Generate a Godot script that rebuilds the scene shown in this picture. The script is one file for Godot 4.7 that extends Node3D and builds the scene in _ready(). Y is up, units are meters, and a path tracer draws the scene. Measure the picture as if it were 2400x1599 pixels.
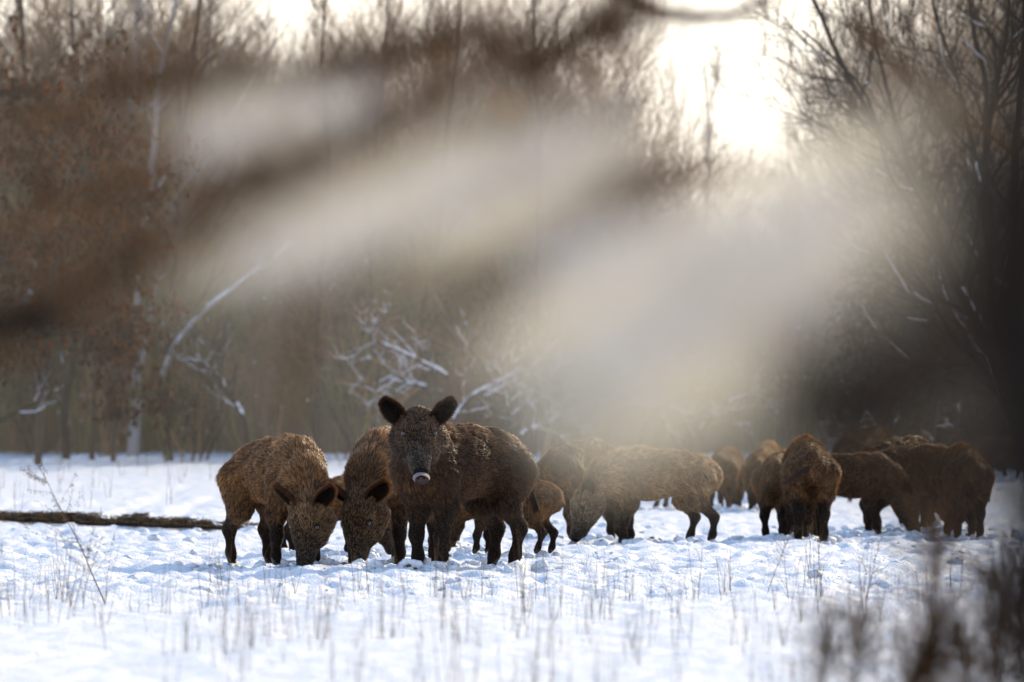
extends Node3D
# A sounder of wild boar on a trampled snowy meadow before a bare winter thicket, seen low through a long lens
# past out-of-focus twigs.  x right, y up, the lens looks along -z; distances below are metres from the lens.

const LENS := 300.0                    # mm on a 24 mm high frame
const EYE := 0.94                      # height of the lens above the meadow
const SCALE := 19987.0                 # pixels of the 1599 px high photograph per radian
const LEVEL := 947.0                   # the row of that photograph that lies level with the lens

var rng := RandomNumberGenerator.new()
var lumps := FastNoiseLite.new()
var swell := FastNoiseLite.new()
var crumbs := FastNoiseLite.new()
var tufting := FastNoiseLite.new()
var prints := FastNoiseLite.new()
var mats := {}

# ------------------------------------------------------------------ geometry collector
class Geo:
	var v := PackedVector3Array()
	var n := PackedVector3Array()
	var c := PackedColorArray()
	var i := PackedInt32Array()

	func tube(pts: PackedVector3Array, rad: PackedFloat32Array, sides: int, col: Color) -> void:
		var first := v.size()
		var m := pts.size()
		var ref := Vector3(0.31, 0.12, 0.94)
		for k in m:
			var t := (pts[mini(k + 1, m - 1)] - pts[maxi(k - 1, 0)]).normalized()
			if absf(t.dot(ref)) > 0.95:
				ref = Vector3(0.9, 0.3, -0.2)
			var u := t.cross(ref).normalized()
			var w := t.cross(u)
			for s in sides:
				var a := TAU * s / sides
				var o := u * cos(a) + w * sin(a)
				v.append(pts[k] + o * rad[k])
				n.append(o)
				c.append(col)
		for k in m - 1:
			for s in sides:
				var p := first + k * sides + s
				var q := first + k * sides + (s + 1) % sides
				i.append_array([p, p + sides, q, q, p + sides, q + sides])

	func leaf(p: Vector3, along: Vector3, side: Vector3, col: Color) -> void:
		var f := v.size()
		var nn := along.cross(side).normalized()
		var mid := p + along * 0.5 + nn * along.length() * 0.08
		v.append_array([p, mid - side, mid + side, p + along])
		n.append_array([nn, (nn - side * 4.0).normalized(), (nn + side * 4.0).normalized(), nn])
		c.append_array([col, col, col, col])
		i.append_array([f, f + 1, f + 2, f + 1, f + 3, f + 2])

	func spike(p: Vector3, tip: Vector3, w: float, col: Color) -> void:      # a thin three-sided stalk
		var f := v.size()
		var t := (tip - p).normalized()
		var u := t.cross(Vector3(0.28, 0.2, 0.94)).normalized()
		var b := t.cross(u)
		for k in 3:
			var o := u * cos(TAU * k / 3.0) + b * sin(TAU * k / 3.0)
			v.append(p + o * w)
			n.append(o)
			c.append(col)
		for k in 3:
			var o := u * cos(TAU * k / 3.0) + b * sin(TAU * k / 3.0)
			v.append(tip + o * w * 0.35)
			n.append(o)
			c.append(col)
		for k in 3:
			var q := (k + 1) % 3
			i.append_array([f + k, f + k + 3, f + q, f + q, f + k + 3, f + q + 3])

	func lump(p: Vector3, r: Vector3, rough: float, g: RandomNumberGenerator, col: Color, rings := 5, around := 7) -> void:
		var f := v.size()
		for k in rings + 1:
			var th := PI * k / rings
			for s in around:
				var a := TAU * s / around
				var d := Vector3(sin(th) * cos(a), cos(th), sin(th) * sin(a))
				v.append(p + d * r * (1.0 + g.randf_range(-rough, rough)))
				n.append(d)
				c.append(col)
		for k in rings:
			for s in around:
				var a0 := f + k * around + s
				var a1 := f + k * around + (s + 1) % around
				i.append_array([a0, a0 + around, a1, a1, a0 + around, a1 + around])

	func done(mat: Material, flat := false) -> ArrayMesh:
		var m := ArrayMesh.new()
		if i.is_empty():
			return m
		var arr := []
		arr.resize(Mesh.ARRAY_MAX)
		arr[Mesh.ARRAY_VERTEX] = v
		if not flat:
			arr[Mesh.ARRAY_NORMAL] = n
		if c.size() == v.size():
			arr[Mesh.ARRAY_COLOR] = c
		arr[Mesh.ARRAY_INDEX] = i
		m.add_surface_from_arrays(Mesh.PRIMITIVE_TRIANGLES, arr)
		m.surface_set_material(0, mat)
		return m

# ------------------------------------------------------------------ naming
var taken := {}
func numbered(called: String) -> String:
	var k: int = taken.get(called, 0)
	taken[called] = k + 1
	return called if k == 0 else "%s_%03d" % [called, k]

func tag(o: Node3D, label := "", category := "", group := "", kind := "") -> Node3D:
	for pair in [["label", label], ["category", category], ["group", group], ["kind", kind]]:
		if pair[1]:
			o.set_meta(pair[0], pair[1])
	return o

func thing(called: String, label: String, category: String, at := Vector3.ZERO, group := "") -> Node3D:
	var o := Node3D.new()
	o.name = numbered(called)
	add_child(o)
	o.position = at
	tag(o, label, category, group)
	return o

func part(called: String, m: Mesh, parent: Node, kind := "") -> MeshInstance3D:
	var o := MeshInstance3D.new()
	o.name = numbered(called) if parent == self else called
	o.mesh = m
	parent.add_child(o, true)
	if kind:
		o.set_meta("kind", kind)
	return o

func scatter(called: String, m: Mesh, where: Array, parent: Node = null) -> MultiMeshInstance3D:
	var mm := MultiMesh.new()
	mm.transform_format = MultiMesh.TRANSFORM_3D
	mm.mesh = m
	mm.instance_count = where.size()
	for k in where.size():
		mm.set_instance_transform(k, where[k])
	var o := MultiMeshInstance3D.new()
	o.name = numbered(called) if parent == null else called
	o.multimesh = mm
	(self if parent == null else parent).add_child(o, true)
	o.set_meta("kind", "stuff")
	return o

func spot(px: float, py: float, d: float) -> Vector3:
	return Vector3((px - 1200.0) * d / SCALE, EYE + (LEVEL - py) * d / SCALE, -d)

func lin(r: float, g: float, b: float) -> Color:                 # a base colour given as linear values
	return Color(r, g, b).linear_to_srgb()

func between(a: float, b: float) -> float:
	return rng.randf_range(a, b)

func anyway() -> Vector3:
	return Vector3(rng.randfn(), rng.randfn(), rng.randfn()).normalized()

# ------------------------------------------------------------------ materials
func material(called: String, rough: float, back := 0.0, spec := 0.3) -> StandardMaterial3D:
	var m := StandardMaterial3D.new()
	m.resource_name = called
	m.vertex_color_use_as_albedo = true
	m.vertex_color_is_srgb = true
	m.roughness = rough
	m.metallic_specular = spec
	if back > 0.0:
		m.backlight_enabled = true
		m.backlight = Color(back, back, back)
	mats[called] = m
	return m

func plain(called: String, col: Color, rough: float, spec := 0.4) -> StandardMaterial3D:
	var m := StandardMaterial3D.new()
	m.resource_name = called
	m.albedo_color = col
	m.roughness = rough
	m.metallic_specular = spec
	mats[called] = m
	return m

func make_materials() -> void:
	material("fur", 0.5, 0.92, 0.4)
	material("skin", 0.85, 0.0, 0.2)
	material("bark", 0.9)
	material("twig", 0.85, 0.65)
	material("leaf", 0.8, 1.0)
	material("frost", 0.7, 1.0)
	material("branch_snow", 0.7, 0.5)
	plain("snout", lin(0.20, 0.155, 0.155), 0.8, 0.2)
	plain("nostril", lin(0.012, 0.01, 0.01), 0.6)
	plain("eye", lin(0.012, 0.008, 0.006), 0.08, 0.6)
	plain("horn", lin(0.02, 0.017, 0.015), 0.5)
	plain("tusk", lin(0.55, 0.47, 0.33), 0.3, 0.5)
	var snow := plain("snow", lin(0.60, 0.635, 0.672), 0.6, 0.4)
	var grain := NoiseTexture2D.new()
	grain.width = 512
	grain.height = 512
	grain.seamless = true
	var gn := FastNoiseLite.new()
	gn.seed = 5
	gn.frequency = 0.05
	gn.fractal_octaves = 4
	grain.noise = gn
	snow.heightmap_enabled = true
	snow.heightmap_texture = grain
	snow.heightmap_scale = 1.2
	snow.uv1_triplanar = true
	snow.uv1_world_triplanar = true
	snow.uv1_scale = Vector3(2.2, 2.2, 2.2)
	var soil := plain("soil", lin(0.05, 0.036, 0.026), 0.95, 0.2)
	soil.heightmap_enabled = true
	soil.heightmap_texture = grain
	soil.heightmap_scale = 3.0
	soil.uv1_triplanar = true
	soil.uv1_world_triplanar = true

# ------------------------------------------------------------------ the lie of the land
func bank_share(x: float) -> float:
	return (1.0 - smoothstep(-2.7, -1.6, x + 0.3 * swell.get_noise_2d(x * 3.0, 7.0))) * (0.75 + 0.8 * swell.get_noise_2d(x * 6.0, 90.0))

func bank_at(x: float) -> float:
	return 70.0 + 0.35 * swell.get_noise_2d(x * 1.5, 50.0) - 2.0 * clampf(x + 3.9, -1.2, 2.4)

func lie(x: float, d: float) -> float:
	var rise := 0.37 * pow(clampf((d - 68.0) / 37.0, 0.0, 1.0), 1.15) + 0.004 * maxf(0.0, d - 105.0)
	var b := bank_at(x)
	var step := smoothstep(b - 0.12, b + 0.12, d) * (1.0 - clampf((d - b) / 20.0, 0.0, 1.0))
	return rise + 0.06 * bank_share(x) * step

func ground(x: float, z: float) -> float:
	var d := -z
	var y := lie(x, d) + 0.045 * swell.get_noise_2d(x * 1.6, z * 0.6)
	var trampled := smoothstep(37.0, 47.0, d) * (1.0 - 0.55 * smoothstep(66.0, 72.0, d)) * 0.6 + 0.4
	var a := lumps.get_noise_2d(x, z * 0.55)
	var b := crumbs.get_noise_2d(x, z * 0.6)
	var pit := (1.0 - smoothstep(0.10, 0.34, prints.get_noise_2d(x, z * 0.5) + 1.0)) * smoothstep(40.0, 48.0, d) * (1.0 - smoothstep(64.0, 70.0, d))
	return y - 0.06 * pit + trampled * (0.075 * a + 0.045 * b * (0.5 + a))

func build_land() -> void:
	var rows := PackedFloat32Array()
	var d := -30.0
	while d < 20.0:
		rows.append(d)
		d += 2.5
	while d < 30.0:
		rows.append(d)
		d += 0.18
	while d < 66.0:
		rows.append(d)
		d += 0.062
	while d < 74.0:
		rows.append(d)
		d += 0.05
	while d < 108.0:
		rows.append(d)
		d += 0.3
	while d < 900.0:
		rows.append(d)
		d *= 1.12
	var cols := PackedFloat32Array()                     # as shares of the half width 0.1 d, wider beyond
	for k in 20:
		cols.append(-1.0 - 25.0 * pow((20.0 - k) / 20.0, 2.5))
	for k in 261:
		cols.append(-1.0 + 2.0 * k / 260.0)
	for k in 20:
		cols.append(1.0 + 25.0 * pow((k + 1) / 20.0, 2.5))
	var g := Geo.new()
	var w := cols.size()
	var h := rows.size()
	g.v.resize(w * h)
	g.n.resize(w * h)
	for r in h:
		var half := 0.088 * maxf(rows[r], 22.0)
		for k in w:
			var x := cols[k] * half
			g.v[r * w + k] = Vector3(x, ground(x, -rows[r]), -rows[r])
	for r in h:
		for k in w:
			var e := g.v[r * w + mini(k + 1, w - 1)] - g.v[r * w + maxi(k - 1, 0)]
			var f := g.v[mini(r + 1, h - 1) * w + k] - g.v[maxi(r - 1, 0) * w + k]
			g.n[r * w + k] = e.cross(f).normalized()
	g.i.resize((w - 1) * (h - 1) * 6)
	var at := 0
	for r in h - 1:
		for k in w - 1:
			var p := r * w + k
			for q in [p, p + w, p + 1, p + 1, p + w, p + w + 1]:
				g.i[at] = q
				at += 1
	tag(part("snow_ground", g.done(mats.snow), self), "trampled snow covering the meadow", "", "", "structure")

# ------------------------------------------------------------------ animals
# A body is a list of tapered bones joined by a smooth minimum and meshed as surface nets.
# bone: a, b, ra, rb, flow of the hair, hair length, tone, squeeze across

func smin(a: float, b: float, k: float) -> float:
	var h := maxf(k - absf(a - b), 0.0) / k
	return minf(a, b) - h * h * k * 0.25

func boar_bones(p: Dictionary) -> Array:
	var back := Vector3(-1, -0.25, 0)
	var B := []
	# trunk: deep chest, hump over the shoulders, belly rising to the flank
	B.append([Vector3(-0.50, 0.615, 0), Vector3(-0.30, 0.660, 0), 0.155, 0.19, back, 0.038, 0, 0.84])
	B.append([Vector3(-0.30, 0.645, 0), Vector3(0.02, 0.635, 0), 0.18, 0.20, back, 0.038, 0, 0.86])
	B.append([Vector3(0.02, 0.630, 0), Vector3(0.30, 0.620, 0), 0.20, 0.212, back, 0.042, 0, 0.84])
	B.append([Vector3(0.08, 0.545, 0), Vector3(0.34, 0.535, 0), 0.135, 0.13, back, 0.03, 5, 0.8])
	B.append([Vector3(-0.25, 0.585, 0), Vector3(0.08, 0.545, 0), 0.125, 0.135, back, 0.03, 5, 0.85])
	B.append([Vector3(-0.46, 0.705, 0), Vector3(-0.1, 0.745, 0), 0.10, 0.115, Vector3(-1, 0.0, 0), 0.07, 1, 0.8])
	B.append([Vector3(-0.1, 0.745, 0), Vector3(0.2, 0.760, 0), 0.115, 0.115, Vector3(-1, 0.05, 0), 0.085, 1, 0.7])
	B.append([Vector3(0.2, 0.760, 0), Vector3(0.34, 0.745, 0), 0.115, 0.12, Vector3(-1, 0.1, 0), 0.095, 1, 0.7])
	# neck
	var nb := Vector3(0.34, 0.64, 0)
	var hp: Vector3 = p.head
	var nm := nb.lerp(hp, 0.5) + Vector3(0, p.get("arch", 0.02), 0)
	var nf := (nb - hp).normalized()
	B.append([nb, nm, 0.205, 0.165, nf + Vector3(0, -0.3, 0), 0.07, 0, 0.84])
	B.append([nm, hp, 0.16, 0.112, nf + Vector3(0, -0.2, 0), 0.06, 0, 0.9])
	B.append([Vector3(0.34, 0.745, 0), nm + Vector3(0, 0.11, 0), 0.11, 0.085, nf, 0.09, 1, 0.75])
	# head, in its own frame
	var f: Vector3 = p.face.normalized()
	var r := f.cross(Vector3.UP).normalized()
	var u := r.cross(f)
	var hs: float = p.get("head_size", 1.0)
	var H := func(x: float, y: float, z: float) -> Vector3: return hp + (f * x + u * y + r * z) * hs
	var hf := -f + u * 0.1
	B.append([H.call(0, 0, 0), H.call(0.14, -0.015, 0), 0.102 * hs, 0.084 * hs, hf, 0.026, 3, 1.0])
	B.append([H.call(0.14, -0.02, 0), H.call(0.37, -0.055, 0), 0.082 * hs, 0.05 * hs, hf, 0.018, 4, 1.0])
	B.append([H.call(0.04, -0.09, 0), H.call(0.29, -0.1, 0), 0.085 * hs, 0.042 * hs, hf - u * 0.4, 0.03, 4, 1.0])
	for s: float in [-1.0, 1.0]:
		B.append([H.call(0.02, -0.075, 0.075 * s), H.call(0.14, -0.085, 0.06 * s), 0.09 * hs, 0.064 * hs, hf - u * 0.5 + r * s * 0.3, 0.038, 6, 1.0])
		B.append([H.call(0.075, 0.075, 0.055 * s), H.call(0.125, 0.055, 0.06 * s), 0.03 * hs, 0.024 * hs, hf, 0.02, 3, 1.0])
	# legs
	for s: float in [-1.0, 1.0]:
		var kf: float = p.front[0 if s < 0 else 1]
		var kh: float = p.hind[0 if s < 0 else 1]
		var z := 0.125 * s
		B.append([Vector3(0.30, 0.55, z * 0.8), Vector3(0.25 + kf * 0.4, 0.365, z), 0.12, 0.064, Vector3(-0.4, -1, 0), 0.045, 0, 1.0])
		B.append([Vector3(0.25 + kf * 0.4, 0.365, z), Vector3(0.285 + kf * 0.8, 0.20, z), 0.062, 0.038, Vector3(-0.2, -1, 0), 0.015, 2, 1.0])
		B.append([Vector3(0.285 + kf * 0.8, 0.20, z), Vector3(0.275 + kf, 0.07, z), 0.036, 0.028, Vector3(-0.1, -1, 0), 0.009, 2, 1.0])
		B.append([Vector3(0.275 + kf, 0.07, z), Vector3(0.30 + kf, 0.025, z), 0.030, 0.028, Vector3(0, -1, 0), 0.005, 2, 1.0])
		var y := 0.115 * s
		B.append([Vector3(-0.40, 0.575, y * 0.75), Vector3(-0.33 + kh * 0.4, 0.40, y), 0.16, 0.09, Vector3(-0.5, -1, 0), 0.055, 0, 1.0])
		B.append([Vector3(-0.34 + kh * 0.4, 0.40, y), Vector3(-0.485 + kh * 0.8, 0.235, y), 0.073, 0.040, Vector3(-0.3, -1, 0), 0.02, 2, 1.0])
		B.append([Vector3(-0.485 + kh * 0.8, 0.235, y), Vector3(-0.45 + kh, 0.07, y), 0.037, 0.028, Vector3(-0.1, -1, 0), 0.010, 2, 1.0])
		B.append([Vector3(-0.45 + kh, 0.07, y), Vector3(-0.425 + kh, 0.025, y), 0.030, 0.028, Vector3(0, -1, 0), 0.005, 2, 1.0])
	return B

func tones(tint: Vector3, mane: float) -> Array:
	var t := [
		[Vector3(0.030, 0.019, 0.012), Vector3(0.22, 0.125, 0.058)],        # flank
		[Vector3(0.040, 0.025, 0.014), Vector3(0.40, 0.24, 0.115)],        # mane along the spine: naturally pale tips, coloured brighter for the sun rim
		[Vector3(0.013, 0.009, 0.007), Vector3(0.050, 0.031, 0.020)],        # legs
		[Vector3(0.022, 0.016, 0.012), Vector3(0.25, 0.175, 0.10)],        # face
		[Vector3(0.012, 0.010, 0.009), Vector3(0.12, 0.092, 0.068)],        # muzzle
		[Vector3(0.040, 0.024, 0.013), Vector3(0.22, 0.12, 0.05)],        # belly
		[Vector3(0.020, 0.014, 0.011), Vector3(0.16, 0.11, 0.07)],        # cheeks
	]
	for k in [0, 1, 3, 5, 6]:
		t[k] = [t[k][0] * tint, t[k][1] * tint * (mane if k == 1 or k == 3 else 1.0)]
	return t

func vcol(c: Vector3) -> Color:
	return Color(c.x, c.y, c.z).linear_to_srgb()

# fills `skin` with the body's surface and `coat` with its hair
func make_body(B: Array, tint: Vector3, mane: float, shag: float, hairs: int, CELL: float, bald: Array, skin: Geo, coat: Geo) -> void:
	var nb := B.size()
	var A := PackedVector3Array()
	var D := PackedVector3Array()
	var inv := PackedFloat32Array()
	var ra := PackedFloat32Array()
	var dr := PackedFloat32Array()
	var sq := PackedVector3Array()
	var lo := Vector3(9, 9, 9)
	var hi := -lo
	for b in B:
		var q := Vector3(1, 1, 1.0 / b[7])
		A.append(b[0] * q)
		D.append((b[1] - b[0]) * q)
		inv.append(1.0 / maxf(((b[1] - b[0]) * q).length_squared(), 1e-6))
		ra.append(b[2])
		dr.append(b[3] - b[2])
		sq.append(q)
		var reach := maxf(b[2], b[3])
		for e in [b[0], b[1]]:
			lo = lo.min(e - Vector3.ONE * reach)
			hi = hi.max(e + Vector3.ONE * reach)
	lo -= Vector3.ONE * 0.03
	hi += Vector3.ONE * 0.03
	var K := 0.055
	var nx := int(ceil((hi.x - lo.x) / CELL / 8.0)) * 8 + 1
	var ny := int(ceil((hi.y - lo.y) / CELL / 8.0)) * 8 + 1
	var nz := int(ceil((hi.z - lo.z) / CELL / 8.0)) * 8 + 1
	var val := PackedFloat32Array()
	val.resize(nx * ny * nz)
	val.fill(9.0)
	var half := CELL * 4.0
	var diag := half * 1.7321
	var active := []
	for bz in range(0, nz - 1, 8):
		for by in range(0, ny - 1, 8):
			for bx in range(0, nx - 1, 8):
				var c := lo + Vector3(bx + 4, by + 4, bz + 4) * CELL
				var best := 9.0
				var ds := PackedFloat32Array()
				ds.resize(nb)
				for k in nb:
					var pa := c * sq[k] - A[k]
					var h := clampf(pa.dot(D[k]) * inv[k], 0.0, 1.0)
					ds[k] = (pa - D[k] * h).length() - ra[k] - dr[k] * h
					best = minf(best, ds[k])
				if best > diag * 1.3 + 0.03:
					continue
				var near := PackedInt32Array()
				for k in nb:
					if ds[k] < best + 2.6 * diag + K:
						near.append(k)
				if best < -diag * 1.3 - 0.03:
					for z in 9:
						for y in 9:
							var row := ((bz + z) * ny + by + y) * nx + bx
							for x in 9:
								if val[row + x] > 8.0:
									val[row + x] = -1.0
					continue
				active.append([bx, by, bz, near])
	for blk in active:
		var near: PackedInt32Array = blk[3]
		for z in 9:
			for y in 9:
				var row: int = ((blk[2] + z) * ny + blk[1] + y) * nx + blk[0]
				var p := lo + Vector3(blk[0], blk[1] + y, blk[2] + z) * CELL
				for x in 9:
					var m := 9.0
					for k in near:
						var pa := p * sq[k] - A[k]
						var h := clampf(pa.dot(D[k]) * inv[k], 0.0, 1.0)
						var e := (pa - D[k] * h).length() - ra[k] - dr[k] * h
						var t := maxf(K - absf(m - e), 0.0) / K
						m = minf(m, e) - t * t * K * 0.25
					val[row + x] = m
					p.x += CELL
	# surface nets
	var vert := {}
	var owner_of := []
	var sy := nx
	var sz := nx * ny
	var corner := [0, 1, sy, sy + 1, sz, sz + 1, sz + sy, sz + sy + 1]
	var edges := [[0, 1], [2, 3], [4, 5], [6, 7], [0, 2], [1, 3], [4, 6], [5, 7], [0, 4], [1, 5], [2, 6], [3, 7]]
	var cells := []
	for blk in active:
		for z in 8:
			for y in 8:
				for x in 8:
					var at: int = ((blk[2] + z) * ny + blk[1] + y) * nx + blk[0] + x
					var neg := 0
					for o in corner:
						if val[at + o] < 0.0:
							neg += 1
					if neg == 0 or neg == 8:
						continue
					var sum := Vector3.ZERO
					var cnt := 0
					for e in edges:
						var va := val[at + corner[e[0]]]
						var vb := val[at + corner[e[1]]]
						if (va < 0.0) != (vb < 0.0):
							var t := va / (va - vb)
							var ca := Vector3(e[0] & 1, (e[0] >> 1) & 1, e[0] >> 2)
							var cb := Vector3(e[1] & 1, (e[1] >> 1) & 1, e[1] >> 2)
							sum += ca.lerp(cb, t)
							cnt += 1
					vert[at] = skin.v.size()
					skin.v.append(lo + (Vector3(blk[0] + x, blk[1] + y, blk[2] + z) + sum / cnt) * CELL)
					owner_of.append(blk[3])
					cells.append(at)
	for at in cells:
		var v0 := val[at]
		for ax in 3:
			var step: int = [1, sy, sz][ax]
			var v1 := val[at + step]
			if (v0 < 0.0) == (v1 < 0.0):
				continue
			var s1: int = [sy, sz, 1][ax]
			var s2: int = [sz, 1, sy][ax]
			if not (vert.has(at - s1) and vert.has(at - s2) and vert.has(at - s1 - s2)):
				continue
			var q := [vert[at], vert[at - s1], vert[at - s1 - s2], vert[at - s2]]
			if v0 < 0.0:
				skin.i.append_array([q[0], q[2], q[1], q[0], q[3], q[2]])
			else:
				skin.i.append_array([q[0], q[1], q[2], q[0], q[2], q[3]])
	var count := skin.v.size()
	skin.n.resize(count)
	var tri_area := PackedFloat32Array()
	var total := 0.0
	for t in range(0, skin.i.size(), 3):
		var fn := (skin.v[skin.i[t + 2]] - skin.v[skin.i[t]]).cross(skin.v[skin.i[t + 1]] - skin.v[skin.i[t]])
		for k in 3:
			skin.n[skin.i[t + k]] += fn
		total += fn.length()
		tri_area.append(total)
	var tn := tones(tint, mane)
	var flow := PackedVector3Array()
	var long := PackedFloat32Array()
	var root := PackedVector3Array()
	var tip := PackedVector3Array()
	for k in count:
		skin.n[k] = skin.n[k].normalized()
		var p := skin.v[k]
		var sw := 0.0
		var fl := Vector3.ZERO
		var ln := 0.0
		var rc := Vector3.ZERO
		var tc := Vector3.ZERO
		for b in owner_of[k]:
			var pa := p * sq[b] - A[b]
			var h := clampf(pa.dot(D[b]) * inv[b], 0.0, 1.0)
			var e := (pa - D[b] * h).length() - ra[b] - dr[b] * h
			var w := exp(-maxf(e, 0.0) / 0.032)
			sw += w
			fl += B[b][4].normalized() * w
			ln += B[b][5] * w
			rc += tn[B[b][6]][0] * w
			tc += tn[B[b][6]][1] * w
		flow.append(fl / maxf(sw, 1e-9))
		long.append(ln / maxf(sw, 1e-9))
		root.append(rc / maxf(sw, 1e-9))
		tip.append(tc / maxf(sw, 1e-9))
		skin.c.append(vcol(root[k]))
	# hair
	var from := coat.v.size()
	coat.v.resize(from + hairs * 5)
	coat.c.resize(from + hairs * 5)
	coat.i.resize(hairs * 9)
	var at := from
	var ai := 0
	for hcount in hairs:
		var t := tri_area.bsearch(rng.randf() * total) * 3
		t = mini(t, skin.i.size() - 3)
		var i0 := skin.i[t]
		var i1 := skin.i[t + 1]
		var i2 := skin.i[t + 2]
		var a := sqrt(rng.randf())
		var bq := rng.randf()
		var w0 := 1.0 - a
		var w1 := a * (1.0 - bq)
		var w2 := a * bq
		var p := skin.v[i0] * w0 + skin.v[i1] * w1 + skin.v[i2] * w2
		var bare := false
		for q in bald:
			bare = bare or p.distance_squared_to(q[0]) < q[1] * q[1]
		if bare:
			continue
		var n := (skin.n[i0] * w0 + skin.n[i1] * w1 + skin.n[i2] * w2).normalized()
		var fl := flow[i0] * w0 + flow[i1] * w1 + flow[i2] * w2
		fl = (fl - n * fl.dot(n))
		var clump := tufting.get_noise_3dv(p * 1.0)
		var clump2 := tufting.get_noise_3dv(p + Vector3(7, 3, 1))
		fl = (fl.normalized() + n.cross(fl).normalized() * (clump * 0.42 + rng.randf_range(-0.3, 0.3))).normalized()
		var ln := (long[i0] * w0 + long[i1] * w1 + long[i2] * w2) * shag * rng.randf_range(0.55, 1.25) * (1.0 + 0.45 * clump2)
		var lift := 0.27 + 0.26 * clump2 + rng.randf_range(-0.14, 0.2)
		var d1 := (fl + n * (lift + 0.25)).normalized()
		var d2 := (fl + n * lift * 0.55 + Vector3(0, -0.12, 0)).normalized()
		var side := (d1.cross(n).normalized() + n * rng.randf_range(-0.8, 0.8)).normalized()
		var wd := rng.randf_range(0.0011, 0.0024) + ln * 0.012
		var mid := p + d1 * ln * 0.5
		p -= n * 0.004
		coat.v[at] = p - side * wd
		coat.v[at + 1] = p + side * wd
		coat.v[at + 2] = mid - side * wd * 0.75
		coat.v[at + 3] = mid + side * wd * 0.75
		coat.v[at + 4] = mid + d2 * ln * 0.5
		var rc := root[i0] * w0 + root[i1] * w1 + root[i2] * w2
		var tc := tip[i0] * w0 + tip[i1] * w1 + tip[i2] * w2
		var var_ := 1.75 * rng.randf_range(0.45, 1.35) * (1.0 + 0.4 * clump2) * (1.0 + 0.55 * swell.get_noise_3dv(p * 9.0))
		if rng.randf() < 0.3:
			var_ *= 0.35
		var c0 := vcol(rc)
		var c1 := vcol(rc.lerp(tc * var_, 0.5))
		coat.c[at] = c0
		coat.c[at + 1] = c0
		coat.c[at + 2] = c1
		coat.c[at + 3] = c1
		coat.c[at + 4] = vcol(tc * var_)
		for q in [0, 1, 2, 1, 3, 2, 2, 3, 4]:
			coat.i[ai] = at + q
			ai += 1
		at += 5
	coat.v.resize(at)
	coat.c.resize(at)
	coat.i.resize(ai)

func hair(g: Geo, p: Vector3, d1: Vector3, d2: Vector3, ln: float, w: float, c0: Color, c1: Color) -> void:
	var f := g.v.size()
	var side := (d1.cross(anyway())).normalized() * w
	var mid := p + d1 * ln * 0.5
	g.v.append_array([p - side, p + side, mid - side * 0.75, mid + side * 0.75, mid + d2 * ln * 0.5])
	g.c.append_array([c0, c0, c1, c1, c1])
	g.i.append_array([f, f + 1, f + 2, f + 1, f + 3, f + 2, f + 2, f + 3, f + 4])

# an ear: a cupped leaf with thickness; x across, y along, z the way its hollow looks
func make_ear(tint: Vector3) -> Array:
	var g := Geo.new()
	var fur := Geo.new()
	var nu := 11
	var nv := 9
	var P := func(a: float, b: float, back: float) -> Vector3:
		var w := 0.067 * pow(maxf(sin(PI * (0.13 + 0.84 * a)), 0.0), 0.55)
		return Vector3(w * b, 0.198 * a - 0.012 * b * b * a, -0.035 * (1.0 - b * b) * (1.0 - 0.6 * a) - back * 0.012 * (1.0 - b * b * 0.8))
	for back in 2:
		for a in nu:
			for b in nv:
				g.v.append(P.call(a / (nu - 1.0), b / (nv - 1.0) * 2.0 - 1.0, back))
				g.c.append(vcol(Vector3(0.016, 0.010, 0.008)))
	for back in 2:
		for a in nu - 1:
			for b in nv - 1:
				var p: int = back * nu * nv + a * nv + b
				g.i.append_array([p, p + 1, p + nv, p + 1, p + nv + 1, p + nv] if back else [p, p + nv, p + 1, p + 1, p + nv, p + nv + 1])
	for k in nu * nv * 2:
		g.n.append(Vector3(g.v[k].x * 3.0, 0.0, 1.0 if k < nu * nv else -1.0).normalized() if k >= nu * nv else Vector3(-g.v[k].x * 5.0, 0, 1).normalized())
	for k in 5200:
		var a := pow(rng.randf(), 0.8)
		var b := rng.randf_range(-1, 1)
		var back := rng.randf() < 0.5
		if k % 4 == 0:
			b = signf(b) * rng.randf_range(0.9, 1.0)
		if k % 9 == 0:
			a = rng.randf_range(0.9, 1.0)
		var p: Vector3 = P.call(a, b, 1.0 if back else 0.0)
		var edge := absf(b) > 0.88 or a > 0.9
		var out := Vector3(b * 0.7, 0.8, -0.5 if back else 0.25)
		var d := (out + anyway() * 0.5).normalized()
		var c := Vector3(0.13, 0.055, 0.024) if edge else (Vector3(0.06, 0.034, 0.02) if back else Vector3(0.014, 0.010, 0.008))  # edge hairs coloured redder and brighter, for a backlit glow
		c *= rng.randf_range(0.5, 1.4) * tint.x
		hair(fur, p, d, (d + Vector3(b * 0.3, 0.3, 0)).normalized(), rng.randf_range(0.012, 0.03) * (1.2 if edge else 0.9), 0.0014, vcol(c * 0.5), vcol(c))
	return [g.done(mats.skin), fur.done(mats.fur, true)]

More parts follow.
